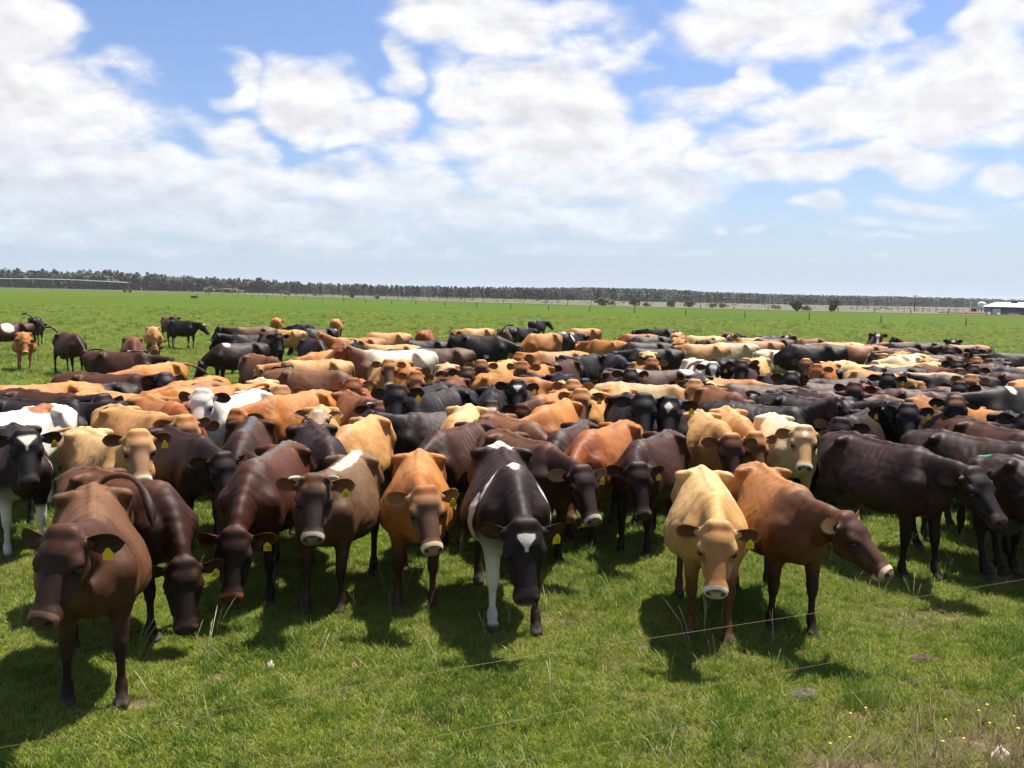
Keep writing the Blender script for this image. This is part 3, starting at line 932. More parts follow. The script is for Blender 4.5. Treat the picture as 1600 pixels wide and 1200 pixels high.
def make_cow(i, spec, cell, sub):
    """Returns the arrays of one cow (runs in a worker thread)."""
    rng = random.Random(1000 + i)
    cow = Cow(rng, spec['pose'], spec.get('fat', 1.08), spec.get('bony', 1.0), spec.get('udd', 1.0), spec.get('horns', False))
    V, Q = cow.mesh(cell)
    polys = []
    if sub >= 1:
        V, Q, polys = cow.refine(V, Q, polys, cow.H(.2, 0, -.08), .34)
    if sub >= 2:
        V, Q, polys = cow.refine(V, Q, polys, cow.H(.24, 0, -.08), .265)
    V = relief(cow, V, Q, i)
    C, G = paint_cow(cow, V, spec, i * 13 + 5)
    Vs, Qs, Cs, Gs = [V], [Q], [C], [G]
    cc = COATS[spec['coat']]; col = spec.get('col', {})
    eo, ei = np.array(col.get('ear', cc['ear'])), np.array(col.get('earin', cc['earin']))
    dr, bk = spec.get('ears', (.12, .10))
    for sd in (1, -1):
        ve, qe, ce = cow.ear(sd, dr + rng.uniform(-.12, .12), bk + rng.uniform(-.1, .12), 9 if sub else 6, 7 if sub else 5)
        t, u, side = ce.T
        k = np.where(side > .5, 0, 1) * sstep(1.0, .75, np.abs(u)) * sstep(1.0, .85, t)
        cl = eo[None, :] + (ei - eo)[None, :] * k[:, None]
        rim = sstep(.75, 1.0, np.abs(u)) + sstep(.86, 1.0, t)
        cl = lerp(cl, np.minimum(eo * 1.35 + .01, .7), np.clip(rim, 0, 1) * .7)
        qs = qe + sum(len(v) for v in Vs)
        Vs.append(ve); Qs.append(qs); Cs.append(cl); Gs.append(np.zeros(len(ve)))
    vt, qt, tt = cow.tail(spec.get('tail', 'hang'), rng)
    base, sw = np.array(col.get('base', cc['base'])), np.array(spec.get('switch', col.get('leg', cc['leg'])))
    Cs.append(base[None, :] + (sw - base)[None, :] * sstep(.45, .7, tt)[:, None]); Qs.append(qt + sum(len(v) for v in Vs)); Vs.append(vt); Gs.append(np.zeros(len(vt)))
    V = np.concatenate(Vs); Q = np.concatenate(Qs)
    C = np.concatenate(Cs); G = np.concatenate(Gs)
    C[len(Cs[0]):] *= TONE
    dk = np.clip(1 - C.mean(1) / .06, 0, 1)[:, None]
    C = C * (1 - dk * np.array([.06, .16, .26]))          # the darkest hair is a warm brown black
    return cow, V, Q, polys, np.concatenate([C, np.ones((len(C), 1))], 1).astype(np.float32), G.astype(np.float32)


# hair coat: albedo from the mesh, fine streaks, soft bump, a dull sheen
def coat_material():
    m, nt, b, out = new_mat('cow_hair_coat')
    L = nt.links.new
    at_ = nn(nt, 'ShaderNodeAttribute', attribute_name='coat')
    gl = nn(nt, 'ShaderNodeAttribute', attribute_name='wet')
    tc = nn(nt, 'ShaderNodeTexCoord')
    mp = nn(nt, 'ShaderNodeMapping'); mp.inputs['Scale'].default_value = (14, 75, 75)
    L(tc.outputs['Object'], mp.inputs['Vector'])
    n1 = nn(nt, 'ShaderNodeTexNoise'); n1.inputs['Scale'].default_value = 1.6; n1.inputs['Detail'].default_value = 6; n1.inputs['Roughness'].default_value = .7
    L(mp.outputs[0], n1.inputs['Vector'])
    n2 = nn(nt, 'ShaderNodeTexNoise'); n2.inputs['Scale'].default_value = 7; n2.inputs['Detail'].default_value = 4
    L(tc.outputs['Object'], n2.inputs['Vector'])
    mr = nn(nt, 'ShaderNodeMapRange'); mr.inputs['From Min'].default_value = .3; mr.inputs['From Max'].default_value = .7; mr.inputs['To Min'].default_value = .72; mr.inputs['To Max'].default_value = 1.28
    L(n1.outputs['Fac'], mr.inputs['Value'])
    m2 = nn(nt, 'ShaderNodeMapRange'); m2.inputs['From Min'].default_value = .3; m2.inputs['From Max'].default_value = .7; m2.inputs['To Min'].default_value = .88; m2.inputs['To Max'].default_value = 1.12
    L(n2.outputs['Fac'], m2.inputs['Value'])
    mu = nn(nt, 'ShaderNodeMath', operation='MULTIPLY'); L(mr.outputs[0], mu.inputs[0]); L(m2.outputs[0], mu.inputs[1])
    mx = nn(nt, 'ShaderNodeMix', data_type='RGBA', blend_type='MULTIPLY'); mx.inputs['Factor'].default_value = 1
    L(at_.outputs['Color'], mx.inputs['A']); L(mu.outputs[0], mx.inputs['B'])
    L(mx.outputs['Result'], b.inputs['Base Color'])
    rr = nn(nt, 'ShaderNodeMapRange'); rr.inputs['To Min'].default_value = .54; rr.inputs['To Max'].default_value = .22
    L(gl.outputs['Fac'], rr.inputs['Value']); L(rr.outputs[0], b.inputs['Roughness'])
    b.inputs['Specular IOR Level'].default_value = .18
    bp = nn(nt, 'ShaderNodeBump'); bp.inputs['Strength'].default_value = .45; bp.inputs['Distance'].default_value = .006
    L(n1.outputs['Fac'], bp.inputs['Height']); L(bp.outputs[0], b.inputs['Normal'])
    return m


MAT_COAT = coat_material()
MAT_EYE = simple_mat('cow_eye', (.006, .005, .005), .22, .1, 30, spec=.4)
MAT_HORN = simple_mat('horn', HORN, .45, .35, 25)
MAT_TAG = simple_mat('yellow_tag_plastic', (.62, .44, .02), .4, .08, 30)
MAT_INK = simple_mat('black_tag_ink', (.01, .01, .01), .5, .05, 30)


def eye_mesh():
    b = MB(); n = 10
    b.lathe([(.0235 * math.sin(math.pi * k / 8) + .0004, -.0235 * math.cos(math.pi * k / 8)) for k in range(9)], n=n)
    me = bpy.data.meshes.new('eye'); me.from_pydata(b.v, [], b.f); me.polygons.foreach_set('use_smooth', [True] * len(me.polygons))
    me.materials.append(MAT_EYE)
    return me


EYE = eye_mesh()


def tag_mesh():
    b = MB()
    w, h, t = .031, .033, .003
    pr = [(-w, -h), (w, -h), (w, .012), (.018, .027), (.010, .042), (-.010, .042), (-.018, .027), (-w, .012)]
    n = len(pr)
    b.v = [(x, -t, z) for x, z in pr] + [(x, t, z) for x, z in pr]
    b.f = [list(range(n)), list(range(2 * n - 1, n - 1, -1))] + [[i + n, (i + 1) % n + n, (i + 1) % n, i][::1] for i in range(n)]
    me = bpy.data.meshes.new('ear_tag'); me.from_pydata(b.v, [], b.f); me.materials.append(MAT_TAG)
    return me


TAG = tag_mesh()


def horn_mesh(sd):
    b = MB()
    pts = [(0, 0, 0), (-.005, sd * .035, .022), (.005, sd * .066, .045), (.022, sd * .09, .075), (.042, sd * .102, .10)]
    b.tube(pts, [.025, .023, .019, .013, .004], 10)
    me = bpy.data.meshes.new('horn'); me.from_pydata(b.v, [], b.f); me.polygons.foreach_set('use_smooth', [True] * len(me.polygons))
    me.materials.append(MAT_HORN)
    return me


HORNS = {1: horn_mesh(1), -1: horn_mesh(-1)}


def basis_mat(o, X, Y, Z):
    m = Matrix.Identity(4)
    for i in range(3):
        m[i][0], m[i][1], m[i][2], m[i][3] = X[i], Y[i], Z[i], o[i]
    return m


def child(name, me, parent, o, X, Y, Z):
    c = bpy.data.objects.new(name, me)
    COL.objects.link(c)
    c.parent = parent
    c.matrix_local = basis_mat(o, X, Y, Z)
    return c


def build_cow(arr, spec, pos, rz, size, lod):
    cow, V, Q, polys, C, G = arr
    me = mesh_np('cow', V, Q, polys, True, {'coat': ('FLOAT_COLOR', C), 'wet': ('FLOAT', G)})
    o = link('cow', me, MAT_COAT, None, pos, (0, 0, rz))
    o.scale = (size, size, size)
    X, Y, Z = cow.HB
    if lod <= 1:
        for sd in (1, -1):
            child('eye', EYE, o, cow.H(.182, sd * .102, -.058), X, Y, Z)
    if spec.get('horns'):
        for sd in (1, -1):
            child('horn', HORNS[sd], o, cow.H(.012, sd * .078, .004), X, Y, Z)
    tg = spec.get('tag')
    if tg is not None:
        sd = spec.get('tagside', 1)
        base, e, up, fw, L = cow.ear_frames[sd]
        ori = base + e * L * .60 - Z * .03 + fw * .040 - up * .052 * np.sign(up[2])
        # hangs from the lower edge of the ear, facing where the ear opens
        upv = _nrm(up * np.sign(up[2]) * .8 + np.array([0, 0, .5]))
        yv = _nrm(-fw + upv * np.dot(fw, upv)); xv = np.cross(yv, upv)
        t = child('ear_tag', TAG, o, ori, xv, yv, upv)
        if tg:
            cu = bpy.data.curves.new('tag_number', 'FONT')
            cu.body = tg; cu.size = .042; cu.align_x = 'CENTER'; cu.extrude = .0003
            cu.materials.append(MAT_INK)
            tmp = bpy.data.objects.new('tmp', cu)
            me2 = bpy.data.meshes.new_from_object(tmp)
            bpy.data.objects.remove(tmp); bpy.data.curves.remove(cu)
            me2.name = 'tag_number'
            n = bpy.data.objects.new('tag_number', me2)
            COL.objects.link(n); n.parent = t
            n.matrix_local = Matrix.Translation((0, -.0036, -.025)) @ Matrix.Rotation(math.pi / 2, 4, 'X') @ Matrix.Diagonal((.85, 1.15, 1, 1))
    return o
# ------------------------------------------------------------------ land
EDGE = [(520, 150), (130, 236), (28.7, 262), (-36, 326), (-168, 505), (-330, 590), (-1500, 800)]     # far edge of the pasture
# bare or trampled spots: x, y, radius, how bare
BARE = [(*at(px, py)[:2], r, k) for px, py, r, k in (
    (978, 1032, .20, 1), (1010, 1010, .12, .8), (868, 962, .28, 1), (935, 964, .16, .8), (1440, 968, .38, 1), (1498, 966, .22, .9), (1590, 905, .55, 1), (1145, 1020, .22, .6),
    (1060, 1135, .25, .6), (1255, 1088, .14, 1), (1440, 1026, .12, .9), (1420, 1065, .13, .7), (1480, 1080, .10, .7), (1340, 1118, .16, .9), (350, 1055, .10, .8), (225, 1100, .12, .9),
    (1400, 1180, .5, .75), (1250, 1175, .35, .7), (1560, 1150, .6, .7), (1320, 1195, .4, .8), (1010, 1185, .25, .6), (620, 1190, .2, .5), (700, 1180, .2, .4), (310, 1130, .2, .5), (1160, 1150, .22, .5))]


def bare_at(x, y):
    v = np.zeros_like(x)
    for bx, by, r, k in BARE:
        d = np.sqrt(((x - bx) / (r * 1.25)) ** 2 + ((y - by) / r) ** 2)
        v = np.maximum(v, k * np.clip(1.25 - d, 0, 1))
    P = np.stack([x, y, 0 * x], -1).reshape(-1, 3)
    n = wob(P, 77, 2.2).reshape(x.shape); n2 = wob(P, 78, 9.0).reshape(x.shape)
    dry = np.clip((x - .6) * .42, 0, 1) * np.clip((5.7 - y) * .75, 0, 1)
    return np.clip(v * (1 + .6 * n2) + dry * (.68 + .5 * n2) + np.clip(n * .5 + n2 * .4 - .42, 0, .5), 0, 1)


def ground_height(x, y):
    P = np.stack([x, y, 0 * x], -1).reshape(-1, 3)
    return (.012 * wob(P, 5, 1.3) + .008 * wob(P, 6, 4.0)).reshape(x.shape) * np.clip((y - 2) / 2, 0, 1) * np.clip((30 - y) / 10, 0, 1) - .004


def pasture_material():
    m, nt, b, out = new_mat('pasture_turf')
    L = nt.links.new
    tc = nn(nt, 'ShaderNodeTexCoord')

    def noise(scale, det=6, rough=.6, vec=None):
        n = nn(nt, 'ShaderNodeTexNoise'); n.inputs['Scale'].default_value = scale; n.inputs['Detail'].default_value = det; n.inputs['Roughness'].default_value = rough
        L(vec or tc.outputs['Object'], n.inputs['Vector']); return n.outputs['Fac']

    def ramp(v, stops):
        r = nn(nt, 'ShaderNodeValToRGB'); e = r.color_ramp.elements
        while len(e) < len(stops): e.new(.5)
        for q, (p, c) in zip(e, stops): q.position = p; q.color = (*c, 1)
        L(v, r.inputs['Fac']); return r.outputs['Color']

    def mix(f, a, c, mode='MIX'):
        n = nn(nt, 'ShaderNodeMix', data_type='RGBA', blend_type=mode)
        if isinstance(f, (int, float)): n.inputs['Factor'].default_value = f
        else: L(f, n.inputs['Factor'])
        for k, v in (('A', a), ('B', c)):
            if isinstance(v, tuple): n.inputs[k].default_value = (*v, 1)
            else: L(v, n.inputs[k])
        return n.outputs['Result']
    fine = noise(5.5, 8, .72); mid = noise(.55, 5, .6); big = noise(.045, 5, .55); vast = noise(.012, 3, .5)
    c1 = ramp(fine, [(.30, (.027, .050, .005)), (.5, (.058, .098, .010)), (.72, (.112, .154, .025))])
    c2 = ramp(noise(1.1, 6, .72), [(.32, (.60, .70, .5)), (.68, (1.32, 1.22, 1.2))])
    c = mix(1.0, c1, c2, 'MULTIPLY')
    c3 = ramp(big, [(.35, (.86, .9, .8)), (.65, (1.12, 1.08, 1.1))])
    c = mix(1.0, c, c3, 'MULTIPLY')
    # mown, olive reaches on the left of the field
    v2 = nn(nt, 'ShaderNodeMapRange', interpolation_type='SMOOTHSTEP'); v2.inputs[1].default_value = .52; v2.inputs[2].default_value = .68; L(vast, v2.inputs[0])
    c = mix(v2.outputs[0], c, mix(1.0, c, (1.25, .92, .95), 'MULTIPLY'))
    ba = nn(nt, 'ShaderNodeAttribute', attribute_name='bare')
    soil = ramp(noise(9, 8, .7), [(.3, (.065, .042, .025)), (.55, (.15, .105, .062)), (.75, (.27, .215, .13))])
    c = mix(ba.outputs['Fac'], c, soil)
    L(c, b.inputs['Base Color'])
    b.inputs['Roughness'].default_value = .9; b.inputs['Specular IOR Level'].default_value = .03
    bp = nn(nt, 'ShaderNodeBump'); bp.inputs['Strength'].default_value = .9; bp.inputs['Distance'].default_value = .08
    L(fine, bp.inputs['Height']); L(bp.outputs[0], b.inputs['Normal'])
    return m


def build_ground():
    def ax(a, b, s, far_lo, far_hi):
        lo = -np.geomspace(1, -far_lo + a + 1, 26)[1:][::-1] + 1 + a
        hi = np.geomspace(1, far_hi - b + 1, 26)[1:] - 1 + b
        return np.concatenate([lo, np.arange(a, b, s), hi])
    xs, ys = ax(-7, 9, .1, -6000, 6000), ax(2, 14, .1, -300, 7000)
    X, Y = np.meshgrid(xs, ys, indexing='ij')
    Z = ground_height(X, Y)
    near = (X > -8) & (X < 10) & (Y > 1) & (Y < 16)
    bare = np.where(near, bare_at(X, Y), 0)
    ni, nj = X.shape
    I = np.arange(ni * nj).reshape(ni, nj)
    Q = np.stack([I[:-1, :-1], I[1:, :-1], I[1:, 1:], I[:-1, 1:]], -1).reshape(-1, 4)
    me = mesh_np('pasture', np.stack([X, Y, Z], -1).reshape(-1, 3), Q, None, True, {'bare': ('FLOAT', bare.astype(np.float32).ravel())})
    o = link('pasture', me, pasture_material()); o['kind'] = 'structure'
    # beyond the fence: dry rough grass, one sheet a little above the turf
    m, nt, b, out = new_mat('dry_rough_grass')
    L = nt.links.new
    tc = nn(nt, 'ShaderNodeTexCoord')
    mp = nn(nt, 'ShaderNodeMapping'); mp.inputs['Scale'].default_value = (.010, .020, 1); L(tc.outputs['Object'], mp.inputs['Vector'])
    n1 = nn(nt, 'ShaderNodeTexNoise'); n1.inputs['Scale'].default_value = 1; n1.inputs['Detail'].default_value = 8; n1.inputs['Roughness'].default_value = .65; L(mp.outputs[0], n1.inputs['Vector'])
    r = nn(nt, 'ShaderNodeValToRGB'); e = r.color_ramp.elements
    for q in range(2): e.new(.5)
    for q, (p, c) in zip(e, [(.33, (.034, .044, .014)), (.47, (.056, .064, .024)), (.56, (.082, .076, .037)), (.68, (.050, .072, .019))]): q.position = p; q.color = (*c, 1)
    L(n1.outputs['Fac'], r.inputs['Fac']); L(r.outputs['Color'], b.inputs['Base Color']); b.inputs['Roughness'].default_value = .9
    bld = MB().poly([(x, y, .06) for x, y in EDGE[::-1]] + [(5900, 400, .06), (5900, 6900, .06), (-5900, 6900, .06), (-5900, 1600, .06)])
    o2 = bld.build('rough_field', m); o2['kind'] = 'structure'
    # reddish yard earth by the sheds and along the far track
    em = simple_mat('red_yard_earth', (.15, .10, .065), .9, .35, .12)
    a = [at(px, py) for px, py in ((1330, 484), (1420, 486.5), (1500, 488), (1640, 493), (1640, 487.5), (1540, 486), (1440, 484), (1340, 482.5))]
    o3 = MB().poly([(p[0], p[1], .10) for p in a]).build('yard', em); o3['kind'] = 'structure'
    tm = simple_mat('track_earth', (.16, .12, .075), .9, .3, .2)
    b3 = MB()
    for (p, q) in zip(EDGE[:-1], EDGE[1:]):
        b3.poly([(p[0], p[1] + .5, .085), (q[0], q[1] + .5, .085), (q[0], q[1] + 7, .085), (p[0], p[1] + 7, .085)][::-1])
    o4 = b3.build('track', tm); o4['kind'] = 'structure'


build_ground()

# ------------------------------------------------------------------ trees
LEAF_MATS = {}


def leaf_mat(name, col, var=.4):
    if name in LEAF_MATS: return LEAF_MATS[name]
    m, nt, b, out = new_mat(name)
    L = nt.links.new
    oi = nn(nt, 'ShaderNodeObjectInfo'); g = nn(nt, 'ShaderNodeNewGeometry')
    ad = nn(nt, 'ShaderNodeMath', operation='ADD'); L(oi.outputs['Random'], ad.inputs[0]); L(g.outputs['Random Per Island'], ad.inputs[1])
    fr = nn(nt, 'ShaderNodeMath', operation='FRACT'); L(ad.outputs[0], fr.inputs[0])
    mr = nn(nt, 'ShaderNodeMapRange'); mr.inputs['To Min'].default_value = 1 - var; mr.inputs['To Max'].default_value = 1 + var; L(fr.outputs[0], mr.inputs[0])
    mx = nn(nt, 'ShaderNodeMix', data_type='RGBA', blend_type='MULTIPLY'); mx.inputs['Factor'].default_value = 1; mx.inputs['A'].default_value = (*col, 1)
    L(mr.outputs[0], mx.inputs['B']); L(mx.outputs['Result'], b.inputs['Base Color'])
    b.inputs['Roughness'].default_value = .7; b.inputs['Specular IOR Level'].default_value = .2
    LEAF_MATS[name] = m
    return m


BARK = simple_mat('bark', (.09, .07, .055), .9, .3, 3)


def crown_mesh(seed, kind, leaves, mat):
    """Height 1: a trunk with limbs and a crown of many small leaf clumps."""
    r = random.Random(seed)
    b = MB(); idx = []
    def leaf(c, s):
        u = Vector((r.gauss(0, 1), r.gauss(0, 1), r.gauss(0, 1))).normalized(); w = u.orthogonal().normalized()
        b.poly([c + u * s, c + w * s * .55, c - u * s * .8, c - w * s * .55])
    if kind == 'pine':
        b.tube([(0, 0, 0), (r.uniform(-.02, .02), 0, .5), (r.uniform(-.03, .03), 0, .97)], [.022, .015, .004], 5)
        nt_ = len(b.f)
        lo = r.uniform(.03, .12); wd = r.uniform(.15, .22)
        for k in range(leaves):
            t = r.random() ** .8
            z = lo + (1 - lo) * t
            rad = wd * (1 - t) ** .6 * r.uniform(.35, 1.05) + .012
            a = r.uniform(0, 6.283)
            leaf(Vector((math.cos(a) * rad, math.sin(a) * rad, z + r.uniform(-.03, .02) - rad * .15)), r.uniform(.03, .065))
    else:
        hs = {'tree': (.30, 1.0, .42), 'bush': (.0, 1.0, .85), 'low': (.0, 1.0, 1.0), 'gum': (.06, 1.0, .36)}[kind]
        b.tube([(0, 0, 0), (.01, .01, hs[0] * .6 + .1), (.03, 0, hs[0] + .25)], [.035, .026, .012], 6)
        lobes = []
        for k in range(9):
            a = r.uniform(0, 6.283); rr_ = hs[2] * r.uniform(.05, .6)
            zc = hs[0] + (1 - hs[0]) * r.uniform(.2, .8)
            lobes.append((Vector((math.cos(a) * rr_, math.sin(a) * rr_, zc)), hs[2] * r.uniform(.25, .48)))
            b.tube([(0, 0, hs[0] * .7 + .05), tuple(lobes[-1][0] * .6 + Vector((0, 0, zc * .2))), tuple(lobes[-1][0])], [.014, .009, .003], 4)
        nt_ = len(b.f)
        for k in range(leaves):
            c, q = r.choice(lobes)
            v = Vector((r.gauss(0, 1), r.gauss(0, 1), r.gauss(0, .8))).normalized() * q * r.uniform(.45, 1.0)
            p = c + v
            if p.z < .02: p.z = r.uniform(.02, .12)
            p.z = min(p.z, 1.02)
            leaf(p, r.uniform(.03, .065) * (1.4 if kind == 'gum' else 1.0 if kind == 'tree' else 2.4))
    me = bpy.data.meshes.new(kind); me.from_pydata(b.v, [], b.f)
    me.materials.append(BARK); me.materials.append(mat)
    mi = np.ones(len(b.f), np.int32); mi[:nt_] = 0
    me.polygons.foreach_set('material_index', mi)
    me.update()
    return me


GN_CACHE = []


def scatter(name, P, scale, rotz, idx, meshes, mat_kind='stuff', tilt=None):
    """One object of kind stuff: copies of a few meshes standing on given points."""
    col = bpy.data.collections.new(name + '_kinds')
    for k, me in enumerate(meshes):
        o = bpy.data.objects.new('%s_kind_%02d' % (name, k), me); col.objects.link(o)
    tl = np.zeros(len(P), np.float32) if tilt is None else tilt
    rot = np.stack([tl, np.zeros_like(tl), rotz], 1)
    me = mesh_np(name, P, None, None, False, {'sc': ('FLOAT_VECTOR', np.asarray(scale, np.float32)), 'rt': ('FLOAT_VECTOR', rot.astype(np.float32)), 'ix': ('INT', np.asarray(idx, np.int32))})
    o = link(name, me); o['kind'] = mat_kind
    ng = bpy.data.node_groups.new(name + '_scatter', 'GeometryNodeTree')
    ng.interface.new_socket('Geometry', in_out='INPUT', socket_type='NodeSocketGeometry')
    ng.interface.new_socket('Geometry', in_out='OUTPUT', socket_type='NodeSocketGeometry')
    gi, go = ng.nodes.new('NodeGroupInput'), ng.nodes.new('NodeGroupOutput')
    ip = ng.nodes.new('GeometryNodeInstanceOnPoints')
    ci = ng.nodes.new('GeometryNodeCollectionInfo'); ci.inputs['Collection'].default_value = col
    ci.inputs['Separate Children'].default_value = True; ci.inputs['Reset Children'].default_value = True

    def na(nm, typ):
        n = ng.nodes.new('GeometryNodeInputNamedAttribute'); n.data_type = typ; n.inputs['Name'].default_value = nm; return n.outputs['Attribute']
    L = ng.links.new
    L(gi.outputs[0], ip.inputs['Points']); L(ci.outputs[0], ip.inputs['Instance']); ip.inputs['Pick Instance'].default_value = True
    L(na('ix', 'INT'), ip.inputs['Instance Index']); L(na('sc', 'FLOAT_VECTOR'), ip.inputs['Scale'])
    er = ng.nodes.new('FunctionNodeEulerToRotation'); L(na('rt', 'FLOAT_VECTOR'), er.inputs[0]); L(er.outputs[0], ip.inputs['Rotation'])
    L(ip.outputs[0], go.inputs[0])
    md = o.modifiers.new('scatter', 'NODES'); md.node_group = ng
    return o


def tree_at(name, me, px, py_base, w_px, h_px, label, cat, group=None, seed=0):
    """A single tree or bush whose foot stands at py_base and whose crown is w by h pixels in the photograph."""
    p = at(px, py_base)
    d = p[1]
    h, w = 1.15 * h_px * d / FOC, 1.25 * w_px * d / FOC
    o = link(name, me, None, None, (p[0], p[1], 0.03), (0, 0, random.Random(seed).uniform(0, 6.28)))
    k = max(v.co.x for v in me.vertices) - min(v.co.x for v in me.vertices)
    o.scale = (w / k, w / k, h)
    tag(o, label, cat, group)
    return o


def build_background():
    dark = leaf_mat('pine_needles', (.070, .072, .038), .45); olive = leaf_mat('bush_leaves', (.088, .096, .034), .4); grey = leaf_mat('gum_leaves', (.080, .082, .048), .35)
    far = leaf_mat('hazed_forest_needles', (.062, .074, .052), .4)  # the bluish grey of distant haze is put into this needle colour
    pines = [crown_mesh(10 + k, 'pine', 150, dark) for k in range(7)]
    gums = [crown_mesh(40 + k, 'gum', 190, dark) for k in range(4)]
    # plantation edge on the left: (x photo, y of the tree tops, distance)
    prof = [(-60, 421, 690), (0, 421, 690), (60, 421, 685), (110, 424, 680), (165, 421.5, 675), (215, 425.5, 670), (255, 429, 665), (300, 431.5, 655), (350, 434, 650), (400, 435, 640), (440, 440, 630), (480, 442.5, 610), (540, 445, 590), (640, 447.5, 560), (720, 448.5, 545), (800, 450, 530), (850, 451.5, 525), (872, 455, 520)]
    px_, py_, pd_ = [np.array(v, float) for v in zip(*prof)]
    r = random.Random(8)
    cols = np.arange(-55, 874, 3.6)
    rest = []
    n = 0
    for k, c in enumerate(cols):
        for row in range(3):
            cc = c + r.uniform(-1.6, 1.6)
            d = float(np.interp(cc, px_, pd_)) + row * 14 + r.uniform(-5, 5)
            top = float(np.interp(cc, px_, py_)) + r.uniform(-2.2, 3.0) + (1.5 if row == 0 else 0)
            p = at_y(cc, top, d)
            h = p[2]
            gumk = cc < 440 and r.random() < .75
            me = r.choice(gums if gumk else pines)
            wf = r.uniform(.75, 1.25) * (1.6 if gumk else 1.75)
            if row == 0:
                o = link('plantation_tree', me, None, None, (p[0], d, .06), (0, 0, r.uniform(0, 6.28)))
                o.scale = (h * wf, h * wf, h)
                if cc < 440: tag(o, 'broad dark tree in the bushy left half of the far plantation edge', 'tree', 'broad trees of the plantation edge')
                else: tag(o, 'narrow dark conifer in the even right half of the far plantation edge', 'tree', 'conifers of the plantation edge')
                n += 1
            else:
                rest.append((p[0], d, .06, h, wf, (7 + gums.index(me)) if gumk else pines.index(me)))
    A = np.array(rest)
    scatter('plantation_wood', A[:, :3], np.stack([A[:, 3] * A[:, 4], A[:, 3] * A[:, 4], A[:, 3]], 1), np.random.RandomState(1).uniform(0, 6.28, len(A)), A[:, 5], pines + gums)
    # far forest ridge on the right
    fp = [crown_mesh(70 + k, 'pine', 60, far) for k in range(4)]
    prof2 = [(800, 449.5), (860, 449.5), (920, 449), (980, 450.5), (1040, 452), (1075, 453.5), (1110, 456), (1170, 458), (1280, 461), (1400, 463), (1500, 465.5), (1600, 468.5), (1760, 471)]
    qx, qy = [np.array(v, float) for v in zip(*prof2)]
    rs = np.random.RandomState(6)
    out = []
    for row in range(7):
        for c in np.arange(800, 1760, 2.9):
            cc = c + rs.uniform(-1.4, 1.4)
            d = np.interp(cc, [800, 960, 1280, 1600, 1760], [640, 565, 600, 760, 860]) + row * 26
            top = np.interp(cc, qx, qy) + rs.uniform(-.7, 1.2) + (6 - row) * .45
            p = at_y(cc, top, d + rs.uniform(-15, 15))
            out.append((p[0], p[1], .05, max(2.0, p[2]), rs.uniform(1.1, 1.8), rs.randint(4)))
    A = np.array(out)
    scatter('far_forest', A[:, :3], np.stack([A[:, 3] * A[:, 4] * 1.5, A[:, 3] * A[:, 4] * 1.5, A[:, 3]], 1), rs.uniform(0, 6.28, len(A)), A[:, 5], fp)
    # low scrub along the foot of the wood
    sc = [crown_mesh(90 + k, 'low', 60, grey) for k in range(3)]
    out = []
    for k in range(420):
        cc = rs.uniform(-40, 1650)
        y0 = np.interp(cc, [0, 320, 640, 870, 960, 1280, 1600], [450, 458, 468, 474.5, 476, 484, 489])
        y1 = np.interp(cc, [0, 320, 640, 870, 960, 1280, 1600], [448.5, 455, 465, 470, 471, 477.5, 482])
        p = at(cc, rs.uniform(y1, y0) - .3)
        out.append((p[0], p[1], .05, rs.uniform(.25, .8), rs.uniform(1.0, 3.0), rs.randint(3)))
    A = np.array(out)
    scatter('rough_scrub', A[:, :3], np.stack([A[:, 3] * A[:, 4], A[:, 3] * A[:, 4], A[:, 3]], 1), rs.uniform(0, 6.28, len(A)), A[:, 5], sc)
    # single bushes and trees
    bush = [crown_mesh(120 + k, 'bush', 420, olive) for k in range(4)]
    low = [crown_mesh(130 + k, 'low', 420, olive) for k in range(3)]
    tr = [crown_mesh(140 + k, 'tree', 420, grey) for k in range(3)]
